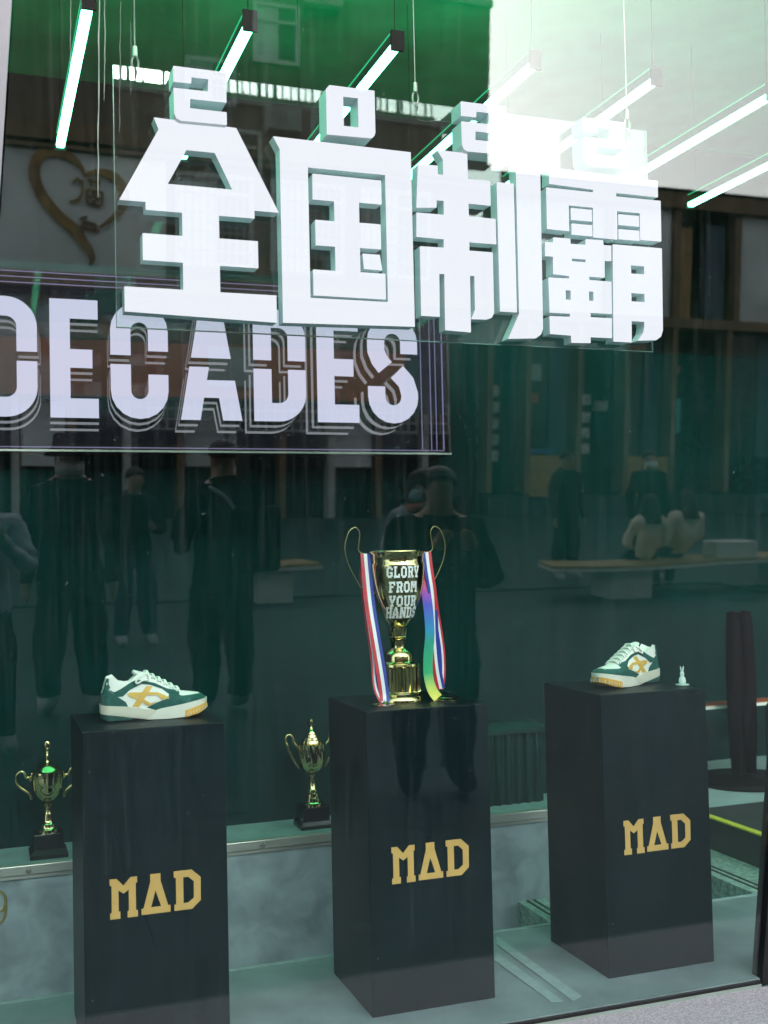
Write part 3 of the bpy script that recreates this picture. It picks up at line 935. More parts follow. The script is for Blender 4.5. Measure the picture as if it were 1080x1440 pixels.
# ================================================================== two small lidded cups on the ledge
def small_cup(label, loc, prof_gold, plinth, scale, handle, mod=None):
    t = thing('lidded_trophy', label, 'trophy', loc, 0)
    zb = prof_gold[-1][1]
    H = plinth['base']
    cup = [(r * scale, (H - y) * scale) for r, y in prof_gold]
    bi = plinth['split']
    lid = cup[:bi + 1][::-1]
    body = cup[bi + 1:plinth['split2'] + 1][::-1]
    stem_ = cup[plinth['split2'] + 1:][::-1]
    MB().lathe(lid, 36).build('lid', M['gold'], t, smooth=True, auto=35)
    MB().lathe(body, 72 if mod else 36, mod=mod).build('bowl', M['gold'], t, smooth=True, auto=50)
    MB().lathe(stem_, 32).build('stem', M['gold'], t, smooth=True, auto=35)
    for s in (-1, 1):
        MB().tube(smooth_path([(s * x * scale, 0, (H - y) * scale) for x, y in handle], 5), .0052, 8).build('handle', M['gold'], t, smooth=True)
    hw, y0, y1, fw = plinth['hw'], plinth['y0'], plinth['y1'], plinth['fw']
    z0, z1 = 0, (H - y1) * scale
    p = B(-hw * scale, -hw * scale, z1 + .0005, hw * scale, hw * scale, (H - y0) * scale).build('plinth', M['plinth'], t, bevel=.002)
    f = fw * scale
    h = hw * scale * 1.03
    MB().add([(-f, -f, 0), (f, -f, 0), (f, f, 0), (-f, f, 0), (-f, -f, z1 * .5), (f, -f, z1 * .5), (f, f, z1 * .5), (-f, f, z1 * .5), (-h, -h, z1), (h, -h, z1), (h, h, z1), (-h, h, z1)],
             [(3, 2, 1, 0), (0, 1, 5, 4), (1, 2, 6, 5), (2, 3, 7, 6), (3, 0, 4, 7), (4, 5, 9, 8), (5, 6, 10, 9), (6, 7, 11, 10), (7, 4, 8, 11), (8, 9, 10, 11)]).build('plinth_foot', M['plinth'], t)
    return t


pL = [(8, 140), (30, 150), (42, 185), (40, 215), (18, 240), (14, 262), (22, 275), (12, 292), (20, 310), (14, 345), (26, 372), (62, 380), (100, 400), (140, 440), (152, 455), (176, 470), (180, 490), (178, 515),
      (170, 522), (166, 560), (162, 606), (158, 612), (152, 650), (132, 715), (95, 765), (55, 788), (32, 795), (24, 802), (44, 815), (46, 845), (26, 858), (24, 885), (40, 915), (46, 945), (52, 990), (60, 1010), (82, 1030), (84, 1060), (92, 1072), (110, 1085), (112, 1112)]
small_cup('shorter wide gold lidded trophy on the ledge left of the left plinth', (.252, 1.275, .3605), pL, dict(base=1362, split=17, split2=26, hw=150, y0=1112, y1=1270, fw=195), .000345,
          [(160, 560), (195, 520), (215, 530), (240, 470), (270, 455), (310, 480), (322, 530), (300, 600), (240, 655), (185, 700), (165, 760)])
pC = [(4, 88), (18, 100), (24, 125), (24, 148), (12, 165), (14, 185), (26, 208), (42, 235), (52, 240), (60, 265), (70, 270), (80, 298), (92, 303), (100, 330), (112, 336), (122, 362), (118, 376),
      (168, 378), (160, 392), (166, 440), (168, 500), (158, 570), (135, 640), (95, 690), (50, 715), (26, 722), (34, 735), (34, 758), (18, 770), (16, 785), (30, 795), (28, 815), (38, 850), (48, 905), (58, 915), (62, 945), (74, 955), (80, 995), (92, 1005), (98, 1050), (108, 1060), (110, 1092)]
small_cup('taller narrow gold lidded trophy with swirled bowl on the ledge by the middle plinth', (1.275, 1.29, .3605), pC, dict(base=1338, split=16, split2=25, hw=160, y0=1092, y1=1255, fw=188), .000343,
          [(160, 420), (185, 385), (215, 350), (228, 290), (262, 258), (300, 275), (308, 330), (280, 420), (235, 520), (190, 600), (150, 655)], mod=lambda a, z: 1 + .035 * math.sin(14 * a + z * 55))

# ================================================================== sneakers
KS = .000369


def sx(px): return (px - 540) * KS
def sz(py): return (466 - py) * KS


def lerp_tab(tab, x):
    if x <= tab[0][0]: return tab[0][1]
    for (a, b), (c, d) in zip(tab, tab[1:]):
        if x <= c:
            return b + (d - b) * (x - a) / (c - a)
    return tab[-1][1]


HW = [(98, .012), (112, .026), (150, .034), (250, .036), (400, .036), (550, .042), (680, .050), (800, .051), (890, .044), (940, .034), (970, .020), (984, .006)]
SOLE_T = [(95, 330), (300, 352), (470, 383), (540, 390), (580, 375), (760, 348), (970, 312), (985, 312)]
SOLE_B = [(95, 405), (140, 440), (340, 455), (480, 463), (640, 464), (780, 456), (900, 430), (985, 395)]
TOP = [(116, 225), (125, 175), (150, 104), (200, 88), (225, 115), (250, 140), (300, 152), (335, 148), (375, 108), (425, 70), (470, 82), (520, 112), (620, 168), (735, 236), (770, 254), (850, 264), (920, 275), (955, 292), (975, 312)]


def half_w(px, py):
    w = lerp_tab(HW, px)
    zb, zt = lerp_tab(SOLE_T, px), lerp_tab(TOP, px)
    f = max(0, min(1, (zb - py) / max(8, zb - zt)))
    tr = lerp_tab([(100, .72), (335, .7), (430, .46), (735, .42), (900, .3), (980, .2)], px)
    return w * (1 - (1 - tr) * f ** lerp_tab([(100, 1.6), (400, 1.5), (740, 2.4), (980, 3)], px))


def panel(name, poly, m, parent, offset, sub=3, thick=.0016, holes=()):
    loops = [poly] + list(holes)
    flat = [p for l in loops for p in l]
    tris = tessellate_polygon([[Vector((p[0], p[1], 0)) for p in l] for l in loops])
    bm = bmesh.new()
    vs = [bm.verts.new((p[0], p[1], 0)) for p in flat]
    for t in tris:
        try: bm.faces.new([vs[i] for i in t])
        except ValueError: pass
    for _ in range(5):
        es = [e for e in bm.edges if e.calc_length() > 34]
        if not es: break
        bmesh.ops.subdivide_edges(bm, edges=es, cuts=1)
        bmesh.ops.triangulate(bm, faces=bm.faces)
    bm.verts.index_update()
    base = [(v.co.x, v.co.y) for v in bm.verts]
    fcs = [[v.index for v in f.verts] for f in bm.faces]
    bnd = [(e.verts[0].index, e.verts[1].index) for e in bm.edges if len(e.link_faces) == 1]
    bm.free()
    for s in (-1, 1):
        n = len(base)
        out = [(sx(x), s * (half_w(x, y) + offset), sz(y)) for x, y in base] + [(sx(x), s * (half_w(x, y) + offset - thick), sz(y)) for x, y in base]
        fs = [tuple(f) for f in fcs] + [tuple(i + n for i in f[::-1]) for f in fcs] + [(a, b, b + n, a + n) for a, b in bnd]
        MB().add(out, fs).build(name, m, parent, fix=True, smooth=True, auto=45)


def sneaker(label, loc, rz, flip=1):
    t = thing('sneaker', label, 'shoe', loc, rz, 'green and white sneakers on plinths')
    # upper shell
    xs = [104, 112, 122, 135, 150, 175, 200, 225, 250, 275, 300, 335, 375, 400, 425, 470, 520, 570, 620, 680, 735, 770, 810, 850, 890, 920, 945, 962, 974]
    vs, fs, K = [], [], 21
    for px in xs:
        zb, zt = lerp_tab(SOLE_T, px) + 6, lerp_tab(TOP, px)
        for k in range(K):
            u = k / (K - 1) * 2 - 1
            a = abs(u)
            if a > .3:
                f = (1 - a) / .7
                py = zb + (zt - zb) * f
                w = half_w(px, py)
            else:
                w = half_w(px, zt) * a / .3
                dip = lerp_tab([(100, 0), (150, 15), (200, 110), (300, 120), (370, 80), (420, 5), (480, -4), (735, -6), (980, -3)], px)
                py = zt + dip * (1 - (a / .3) ** 2) if dip > 0 else zt + dip * (1 - (a / .3) ** 2)
            vs.append((sx(px), math.copysign(w, u), sz(py)))
    for i in range(len(xs) - 1):
        for k in range(K - 1):
            fs.append((i * K + k, i * K + k + 1, (i + 1) * K + k + 1, (i + 1) * K + k))
    fs += [tuple(range(K)), tuple((len(xs) - 1) * K + k for k in range(K))]
    up = MB().add(vs, fs)
    for fi in range((len(xs) - 1) * (K - 1)):
        i, k = divmod(fi, K - 1)
        px, a = (xs[i] + xs[i + 1]) / 2, abs((k + .5) / (K - 1) * 2 - 1)
        if (px < 128 and a > .2) or (px > 742 and a > .5) or px > 930:
            up.m[fi] = 1
    up.m[-2] = up.m[-1] = 1
    up.build('upper', [M['sh_white'], M['sh_green']], t, smooth=True, fix=True, auto=60)

    # soles: lofted
    def loft(name, x0, x1, ztab, btab, grow, m, n=22):
        v, f = [], []
        for i in range(n + 1):
            s = i / n
            px = x0 + (x1 - x0) * s
            w = lerp_tab(HW, px) + grow
            if px < 104: w = .022
            zt_, zb_ = sz(ztab(px)), sz(btab(px))
            v += [(sx(px), -w * .97, zb_), (sx(px), -w, (zb_ * .6 + zt_ * .4)), (sx(px), -w * .985, zt_), (sx(px), w * .985, zt_), (sx(px), w, (zb_ * .6 + zt_ * .4)), (sx(px), w * .97, zb_)]
        for i in range(n):
            for j in range(6):
                j2 = (j + 1) % 6
                f.append((i * 6 + j, i * 6 + j2, i * 6 + 6 + j2, i * 6 + 6 + j))
        f += [tuple(range(6)), tuple(n * 6 + j for j in range(6))]
        MB().add(v, f).build(name, m, t, fix=True, smooth=True, auto=38)
    loft('midsole', 96, 985, lambda p: lerp_tab(SOLE_T, p), lambda p: lerp_tab([(95, 398), (345, 440), (480, 463), (640, 464), (780, 456), (900, 430), (985, 392)], p), .0045, M['sh_mid'], 30)
    loft('heel_wrap', 95, 545, lambda p: lerp_tab([(95, 326), (300, 345), (470, 376), (545, 389)], p), lambda p: lerp_tab([(95, 396), (345, 434), (470, 455), (545, 400)], p), .0062, M['sh_cream'], 18)
    loft('heel_outsole', 104, 350, lambda p: lerp_tab([(95, 399), (350, 442)], p), lambda p: lerp_tab([(95, 432), (150, 458), (350, 459)], p), .004, M['sh_dark'], 12)
    loft('toe_outsole', 783, 985, lambda p: lerp_tab([(783, 402), (985, 348)], p), lambda p: lerp_tab([(783, 459), (900, 434), (985, 398)], p), .0058, M['sh_gum'], 14)
    for px in range(800, 985, 26):
        w = lerp_tab(HW, px) + .0062
        for s in (-1, 1):
            y0, y1 = sorted((s * (w - .003), s * (w + .0008)))
            B(sx(px), y0, sz(lerp_tab([(783, 452), (985, 396)], px)), sx(px) + .0022, y1, sz(lerp_tab([(783, 428), (985, 366)], px))).build('tread_rib', M['sh_cream'], t)
    # overlays
    panel('heel_counter', [(112, 331), (116, 260), (124, 190), (160, 205), (200, 240), (262, 282), (300, 310), (316, 350), (220, 343)], M['sh_green'], t, .0012)
    panel('heel_tab', [(124, 200), (130, 160), (148, 108), (166, 112), (162, 150), (175, 185), (150, 205)], M['sh_green'], t, .0014)
    panel('collar_band', [(150, 190), (205, 222), (262, 198), (340, 152), (392, 128), (480, 150), (540, 165), (640, 215), (745, 240), (745, 262), (690, 262), (655, 262), (600, 215), (500, 178), (430, 168), (330, 213), (275, 262), (225, 262)], M['sh_green'], t, .0016)
    panel('toe_overlay', [(470, 362), (560, 322), (640, 296), (655, 262), (745, 256), (738, 282), (905, 276), (925, 274), (950, 284), (968, 312), (740, 350), (585, 374), (540, 388)], M['sh_green'], t, .0018)
    for poly in ([(312, 244), (340, 232), (560, 240), (650, 282), (650, 300), (560, 262), (330, 262)],
                 [(320, 262), (365, 262), (430, 282), (500, 330), (555, 318), (505, 340), (478, 346), (410, 300)],
                 [(470, 186), (520, 190), (408, 350), (348, 351)],
                 [(548, 246), (585, 252), (622, 294), (590, 306)]):
        panel('side_stripe', poly, M['sh_gold'], t, .0026)
    # tongue and laces
    MB().lathe([(.001, -.026), (.014, -.024), (.019, -.01), (.019, .01), (.014, .024), (.001, .026)], 14).build('tongue', M['sh_white'], t, smooth=True)
    o = COL.objects[-1]
    o.location = (sx(425), 0, sz(98))
    o.rotation_euler = (0, R(-62), 0)
    o.scale = (.45, 1.1, 1)
    for k, px in enumerate((470, 520, 570, 620, 672, 722)):
        zt = lerp_tab(TOP, px)
        w = half_w(px, zt + 10) + .003
        MB().tube(smooth_path([(sx(px), -w, sz(zt + 16)), (sx(px + 8), -w * .7, sz(zt - 8)), (sx(px + 14), 0, sz(zt - 12)), (sx(px + 20), w * .7, sz(zt - 8)), (sx(px + 24), w, sz(zt + 20))], 4), .0033, 7).build('lace', M['sh_white'], t, smooth=True)
        MB().tube(smooth_path([(sx(px + 22), -w, sz(zt + 22)), (sx(px + 18), -w * .5, sz(zt - 9)), (sx(px - 4), w * .5, sz(zt - 14)), (sx(px - 8), w, sz(zt + 8))], 4), .0028, 7).build('lace', M['sh_white'], t, smooth=True)
    for s in (-1, 1):
        MB().tube(smooth_path([(sx(470), s * .006, sz(78)), (sx(430), s * .022, sz(100)), (sx(385), s * .031, sz(140)), (sx(395), s * .034, sz(160)), (sx(440), s * .032, sz(138)), (sx(480), s * .027, sz(140)), (sx(492), s * .024, sz(112)), (sx(468), s * .01, sz(84))], 5), .003, 7).build('lace_loop', M['sh_white'], t, smooth=True)
    return t


sneaker('green and white sneaker with gold stripes, side on, toe to the right', (.530, .445, .951), R(-1))
sneaker('green and white sneaker with gold stripes, toe pointing left towards the window', (2.228, .455, .951), R(200))

# ================================================================== small things near the plinths
rb = thing('rabbit_figurine', 'tiny white rabbit figurine on a disc at the corner of the right plinth', 'figurine', (2.402, .36, .951))
rb.scale = (.8, .8, .8)
b = MB()
b.lathe([(.002, .003), (.014, .005), (.0165, .016), (.014, .03), (.008, .037), (.009, .043), (.010, .05), (.007, .058), (.001, .06)], 20)
b.build('body', M['rabbit'], rb, smooth=True)
for s in (-1, 1):
    MB().tube([(s * .003, 0, .056), (s * .0055, 0, .070), (s * .008, 0, .083)], [.0028, .0034, .0015], 8).build('ear', M['rabbit'], rb, smooth=True)
MB().lathe([(.03, 0), (.031, .002), (.029, .0035)], 28).build('base_disc', M['rabbit'], rb)

gb = thing('fluted_bin', 'dark green fluted box standing on the ledge between middle and right plinths', 'bin', (2.12, 1.30, .3605))
flo = MB()
n = 26
pts = []
x0, x1 = -.10, .20
for k in range(n + 1):
    x = x0 + (x1 - x0) * k / n
    pts.append((x, 0 + (.012 if k % 4 in (1, 2) else 0)))
vs = [(x, y, 0) for x, y in pts] + [(x, y, .30) for x, y in pts] + [(x0, .125, 0), (x1, .125, 0), (x0, .125, .30), (x1, .125, .30)]
N1 = n + 1
fs = [(k, k + 1, N1 + k + 1, N1 + k) for k in range(n)] + [(n, 2 * N1 + 1, 2 * N1 + 3, 2 * N1 - 1), (2 * N1 + 1, 2 * N1, 2 * N1 + 2, 2 * N1 + 3), (2 * N1, 0, N1, 2 * N1 + 2)]
flo.add(vs, fs).build('fluted_body', M['green_bin'], gb)
MB().add([(x0 - .008, -.012, .301), (x1 + .008, -.012, .301), (x1 + .008, .13, .301), (x0 - .008, .13, .301), (x0 - .008, -.012, .322), (x1 + .008, -.012, .322), (x1 + .008, .13, .322), (x0 - .008, .13, .322), (x0 + .05, .03, .342), (x1 - .02, .03, .342), (x1 - .02, .1, .342), (x0 + .05, .1, .342)],
         [(3, 2, 1, 0), (0, 1, 5, 4), (1, 2, 6, 5), (2, 3, 7, 6), (3, 0, 4, 7), (4, 5, 9, 8), (5, 6, 10, 9), (6, 7, 11, 10), (7, 4, 8, 11), (8, 9, 10, 11)]).build('lid', M['green_bin'], gb)

dc = thing('gold_numeral', 'gold figure nine lying partly out of view on the concrete ledge face', 'sign', (.052, 1.15, .16))
MB().tube([(.022 * math.cos(a) + .024 * 1, -.004, .085 + .034 * math.sin(a)) for a in [2 * math.pi * k / 26 for k in range(26)]], .0052, 8, closed=True).build('numeral_bowl', M['decal_gold'], dc, smooth=True)
MB().tube(smooth_path([(.0462, -.004, .08), (.045, -.004, .045), (.034, -.004, .018), (.008, -.004, .008), (-.012, -.004, .016)], 4), .0052, 8).build('numeral_tail', M['decal_gold'], dc, smooth=True)

# things on the landing
bn = thing('wall_bench', 'narrow orange red bench plank with pale edge at the far right', 'bench', (4.0, 2.24, .15))
B(-.5, 0, .40, 1.6, .13, .412).build('seat', M['orange'], bn)
B(-.5, -.006, .392, 1.6, -.0005, .4085).build('pale_edge', M['bench_white'], bn)
for x in (.25, 1.5):
    B(x, .03, 0, x + .03, .06, .399).build('leg', M['black_metal'], bn)
ps = thing('closed_parasol', 'closed plum parasol with two folds on a round black base', 'parasol', (3.96, 2.12, .15))
MB().lathe([(.26, 0), (.27, .01), (.26, .03), (.05, .04), (.03, .05)], 36).build('base', M['black'], ps, smooth=True, auto=40)
for dx, m_ in ((-.04, 'plum'), (.042, 'plum')):
    MB().lathe([(.03, .05), (.042, .3), (.045, .6), (.038, .85), (.03, .93), (.005, .94)], 14, c=(dx, 0, 0), mod=lambda a, z: 1 + .09 * math.sin(5 * a)).build('folded_canvas', M[m_], ps, smooth=True)
st = thing('wire_stool', 'thin black metal stool at the right edge of the landing', 'stool', (4.10, 1.83, .15))
MB().lathe([(.15, .44), (.16, .445), (.15, .46)], 24).build('seat', M['black'], st)
for a in (200, 250, 310, 20, 110):
    MB().tube([(.1 * math.cos(R(a)), .1 * math.sin(R(a)), .44), (.19 * math.cos(R(a)), .19 * math.sin(R(a)), 0)], .008, 7).build('leg', M['black'], st)

# ================================================================== buildings across the plaza (seen in the glass)
YF = -22.0          # street faces of the buildings


def fb(x0, z0, x1, z1, y0, y1):     # box by its x and z range and depth in front of the facade plane
    return B(x0, YF - y1, z0, x1, YF - y0, z1)


# A: tall residential block; podium of bronze framed frosted panels
A = thing('apartment_building', 'tall brown apartment block with roof railing reflected at upper left', 'building', (0, 0, 0))
fb(-26, 8.25, 11.45, 11.98, 0, 12).build('wall', M['brick'], A)
fb(-26, -.03, 11.44, 8.249, .6, 12).build('podium_core', M['dark_glass'], A)
rl = MB()
for k in range(180):
    x = -12 + k * .19 + random.uniform(-.04, .04)
    if x > 11.3: break
    rl.box(x, YF - .1, 11.98, x + random.choice((.03, .05, .09)), YF - .06, 12.95)
rl.box(-12, YF - .1, 12.95, 11.3, YF - .06, 13.0)
rl.box(-12, YF - .105, 12.15, 11.3, YF - .055, 12.2)
rl.build('roof_railing', M['black_metal'], A)
fb(-26, 11.9, 11.47, 12.06, -.12, -.002).build('coping', M['cage'], A)


def window(par, x0, z0, x1, z1, y=0, cage=False, mull=True):
    w = .09
    f = MB()
    for a in ((x0, z0, x1, z0 + w), (x0, z1 - w, x1, z1), (x0, z0 + w, x0 + w, z1 - w), (x1 - w, z0 + w, x1, z1 - w)):
        f.box(a[0], YF + .002, a[1], a[2], YF + .09, a[3])
    if mull:
        f.box((x0 + x1) / 2 - .03, YF + .004, z0 + w, (x0 + x1) / 2 + .03, YF + .08, z1 - w)
        f.box(x0 + w, YF + .004, z1 - .42, x1 - w, YF + .075, z1 - .36)
    fr = f.build('window', M['win_white'], par)
    fb(x0 + w, z0 + w, (x0 + x1) / 2 - .03, z1 - w, -.03, -.003).build('pane', M['frost'], fr)
    fb((x0 + x1) / 2 + .03, z0 + w, x1 - w, z1 - w, -.03, -.003).build('pane', M['dark_glass'], fr)
    if cage:
        c = MB()
        nx = int((x1 - x0) / .16)
        for k in range(nx + 1):
            c.box(x0 + k * .16, YF + .25, z0 - .1, x0 + k * .16 + .022, YF + .28, z1)
        z = z0 - .1
        while z < z1:
            c.box(x0, YF + .245, z, x1, YF + .285, z + .03)
            z += .4
        for sxx in (x0, x1 - .03):
            c.box(sxx, YF + .09, z0 - .1, sxx + .03, YF + .245, z0 - .06)
        c.build('security_cage', M['cage'], fr)
    return fr


window(A, 5.77, 10.0, 6.82, 11.3)
window(A, -2.5, 10.0, -1.4, 11.3)
window(A, 4.3, 9.0, 5.4, 9.95, cage=True)
au = thing('air_conditioner', 'white air conditioner box beside an upper window of the brown block', 'air conditioner', (7.3, YF + .05, 11.3))
B(-.42, 0, 0, .42, .32, .55).build('case', M['pale'], au, bevel=.02)
o = MB().lathe([(.2, 0), (.21, .01), (.16, .02), (.05, .025)], 20).build('fan_grille', M['cage'], au)
o.location = (-.12, .322, .28)
o.rotation_euler = (R(-90), 0, 0)
B(-.4, .02, -.08, .4, .3, -.02).build('bracket', M['black_metal'], au)
# podium of the block
fb(-26, 7.87, 11.45, 8.24, -.25, .59).build('fascia_beam', M['bronze'], A)
fb(-26, 7.72, 11.45, 7.80, -.18, .55).build('lower_beam', M['bronze'], A)
for x in range(-12, 4, 4):
    fb(x + .1, 5.2, x + 3.9, 7.7, .0, .2).build('frosted_panel', M['frost'], A)
    fb(x - .08, 5.2, x + .08, 7.7, -.06, .2).build('mullion', M['bronze'], A)
fb(-26, 4.9, 11.45, 5.19, -.1, .5).build('beam', M['bronze'], A)
for i, x in enumerate((4.1, 6.2, 8.3)):
    window(A, x, 5.5, x + 1.7, 7.5, cage=True)
fb(3.3, 5.2, 11.44, 7.7, .2, .58).build('tiled_wall', M['brick'], A)
fb(-8, 2.65, 9.3, 3.8, -.35, .4).build('red_fascia', M['brick_red'], A)
fb(9.35, 2.4, 10.4, 4.2, -.1, .4).build('blue_panel', M['navy'], A)
fb(4.75, 2.9, 5.75, 3.75, -.42, -.36).build('white_signboard', M['pale'], A)
fb(-8, 3.85, 9.3, 4.15, -.2, .4).build('dark_cornice', M['bronze'], A)
for k in range(14):
    x = -6 + k * 1.15
    fb(x, 1.15, x + .9, 2.5, .2, .4).build('shop_pane', M['frost'] if k % 3 == 0 else M['dark_glass'], A)
    fb(x + .95, -.03, x + 1.1, 2.6, .0, .4).build('shop_post', M['pale'] if k % 2 else M['bronze'], A)
lat = MB()
for k in range(36):
    lat.box(3.5 + k * .2, YF + .05, 1.95, 3.53 + k * .2, YF + .09, 2.62)
for z in (1.95, 2.17, 2.4, 2.6):
    lat.box(3.5, YF + .045, z, 10.53, YF + .095, z + .035)
lat.build('white_lattice', M['pale'], A)
# heart emblem on the frosted panels (reads mirrored from behind; foil ribbon with depth)
ht = thing('heart_emblem', 'bronze ribbon heart emblem with small characters on frosted panels', 'sign', (2.1, YF + .05, 0))


def hp_(px, py):     # picture position of the emblem -> metres on the facade plane
    return ((px - 110) * .01518 - .03, 6.6 - (py - 290) * .01392)


def taper_stroke(pts, ws):
    P = smooth_path([(*hp_(*p), 0) for p in pts], 5)
    L_, R_ = [], []
    for i, p in enumerate(P):
        a, b = P[max(0, i - 1)], P[min(len(P) - 1, i + 1)]
        d = (b - a).normalized()
        t = i / (len(P) - 1) * (len(ws) - 1)
        k = min(int(t), len(ws) - 2)
        w = (ws[k] + (ws[k + 1] - ws[k]) * (t - k)) / 2
        L_.append((p.x - d.y * w, p.y + d.x * w))
        R_.append((p.x + d.y * w, p.y - d.x * w))
    return L_ + R_[::-1]


for pts, ws in (([(118, 245), (110, 228), (92, 216), (70, 214), (55, 228), (52, 252), (62, 280), (84, 308), (104, 326), (118, 346), (128, 366), (124, 378)], [.05, .12, .2, .24, .24, .24, .22, .22, .24, .2, .14, .04]),
                ([(116, 246), (135, 238), (155, 242), (168, 256), (172, 276), (166, 294), (152, 308), (136, 322)], [.05, .12, .2, .22, .2, .16, .1, .03])):
    MB().extr([taper_stroke(pts, ws)], 0, .05).build('ribbon', M['heart'], ht, fix=True)
for pts in ([(103, 258), (108, 250), (114, 256)], [(114, 252), (116, 268), (110, 282), (98, 286)], [(122, 252), (140, 254)], [(126, 248), (127, 260)], [(135, 248), (135, 260)],
            [(121, 266), (122, 285)], [(121, 266), (142, 268)], [(142, 268), (141, 288)], [(122, 286), (141, 288)], [(131, 267), (131, 287)], [(122, 276), (141, 278)],
            [(112, 310), (122, 306)], [(116, 314), (133, 316)], [(116, 314), (115, 322)], [(133, 316), (132, 325)], [(122, 315), (121, 323)], [(127, 315), (127, 324)], [(108, 321), (138, 327)]):
    MB().extr([stroke([hp_(*p) for p in pts], .06)], 0, .045).build('character_stroke', M['heart'], ht, fix=True)

# B: low bronze framed shop building
Bb = thing('shop_building', 'low bronze framed glass shop building reflected at the right', 'building', (0, 0, 0))
fb(11.47, -.03, 40, 8.0, 1.2, 14).build('dark_interior', M['dark_glass'], Bb)
fb(11.47, 7.66, 40, 8.06, -.25, 1.19).build('roof_fascia', M['bronze'], Bb)
fb(11.47, 8.062, 40, 8.12, -.3, 12).build('roof_edge', M['black'], Bb)
fb(11.47, 4.72, 40, 4.96, -.12, .6).build('floor_beam', M['bronze'], Bb)
PX = [11.6, 14.75, 16.68, 18.5, 20.8, 22.6, 25, 27, 29.5]
for i, x in enumerate(PX):
    fb(x - .09, 4.965, x + .09, 7.655, -.1, .6).build('upper_post', M['bronze'], Bb)
LP = [11.6, 12.62, 14.02, 15.35, 16.72, 18.36, 20.2, 22, 24, 26, 28]
for x in LP:
    fb(x - .07, .55, x + .07, 4.715, -.06, .5).build('lower_post', M['bronze'], Bb)
for a, b_, open_ in zip(PX, PX[1:], (0, 0, 1, 0, 0, 1, 0, 0)):
    if open_:
        fb(a + .15, 4.97, a + .65, 7.3, .25, .45).build('timber_board', M['ochre'], Bb)
        fb(a + 1.05, 4.97, b_ - .2, 7.4, .2, .4).build('blue_shutter', M['navy'], Bb)
    else:
        fb(a + .1, 4.97, b_ - .1, 7.65, .05, .2).build('frosted_panel', M['frost'], Bb)
for i, (a, b_) in enumerate(zip(LP, LP[1:])):
    if i in (1, 3, 6, 8):
        fb(a + .08, .45, b_ - .08, 1.45, .0, .3).build('wainscot', M['ochre'], Bb)
    if i % 2 == 1:
        fb(a + .08, 1.46, b_ - .6, 4.7, .5, .6).build('shop_pane', M['dark_glass'], Bb)
        fb(b_ - .58, 1.46, b_ - .08, 4.7, .45, .6).build('blue_shutter', M['navy'], Bb)
fb(11.7, -.03, 40, .44, .1, 1.1).build('plinth_course', M['ground'], Bb)
for (x0, z0, x1, z1, m_) in ((12.75, 2.75, 13.15, 3.0, 'red'), (12.75, 3.3, 13.2, 3.7, 'pale'), (16.8, 2.05, 17.25, 2.95, 'teal'), (16.85, 3.6, 17.2, 3.8, 'red'), (12.72, 1.5, 13.6, 1.62, 'blue')):
    fb(x0, z0, x1, z1, .44, .49).build('shop_poster' if m_ != 'blue' else 'counter', M[m_], Bb)
for (x0, x1, zs) in ((11.72, 12.2, (1.3, 1.7, 2.1, 2.5, 2.9)), (14.2, 14.75, (1.5, 1.9, 2.3, 2.75)), (12.8, 13.4, (1.75, 2.0)), (15.0, 15.25, (2.6,)), (18.7, 19.3, (1.5, 2.2))):
    for z in zs:
        fb(x0, z, x1, z + .26, .7, 1.0).build('stocked_shelf', M['book'], Bb)

# ================================================================== benches and people on the plaza
def curved_bench(label, pts, w, z, legs):
    t = thing('plaza_bench', label, 'bench', (0, 0, -.03))
    P = smooth_path([(*p, 0) for p in pts], 8)
    def strip(z0, z1, ww, nm, m_):
        vs, fs = [], []
        for i, p in enumerate(P):
            a, b = P[max(0, i - 1)], P[min(len(P) - 1, i + 1)]
            d = (b - a).normalized()
            n = Vector((-d.y, d.x, 0)) * ww / 2
            vs += [(p - n).to_tuple()[:2] + (z0,), (p + n).to_tuple()[:2] + (z0,), (p + n).to_tuple()[:2] + (z1,), (p - n).to_tuple()[:2] + (z1,)]
        for i in range(len(P) - 1):
            for j in range(4):
                fs.append((4 * i + j, 4 * i + (j + 1) % 4, 4 * i + 4 + (j + 1) % 4, 4 * i + 4 + j))
        fs += [(3, 2, 1, 0), tuple(4 * (len(P) - 1) + j for j in range(4))]
        MB().add(vs, fs).build(nm, m_, t, fix=True)
    strip(z, z + .03, w, 'seat', M['wood'])
    strip(z - .035, z - .001, w + .02, 'seat_edge', M['bench_white'])
    for (x, y, lx, ly) in legs:
        B(x - lx / 2, y - ly / 2, 0, x + lx / 2, y + ly / 2, z - .036).build('leg', M['bench_white'], t)
    return t


curved_bench('long curved wooden bench with white legs under the seated women', [(6.25, -8.75), (7.0, -8.62), (7.8, -8.75), (8.7, -9.0), (9.8, -9.1), (11, -9.0)], .62, .37, ((7.2, -8.63, .55, .45), (9.9, -9.1, .5, .45)))
curved_bench('short wooden bench far behind the figure with the strap', [(2.6, -9.3), (3.1, -9.25), (3.6, -9.35)], .5, .4, ((3.1, -9.25, .4, .35),))
bx = thing('carrier_box', 'pale carton standing on the curved bench beside the seated women', 'box', (8.95, -8.95, .372))
B(-.3, -.15, 0, .3, .15, .2).build('carton', M['bench_white'], bx, bevel=.006)
B(-.301, -.02, .2005, .301, .02, .203).build('tape', M['sh_cream'], bx)

DG = None


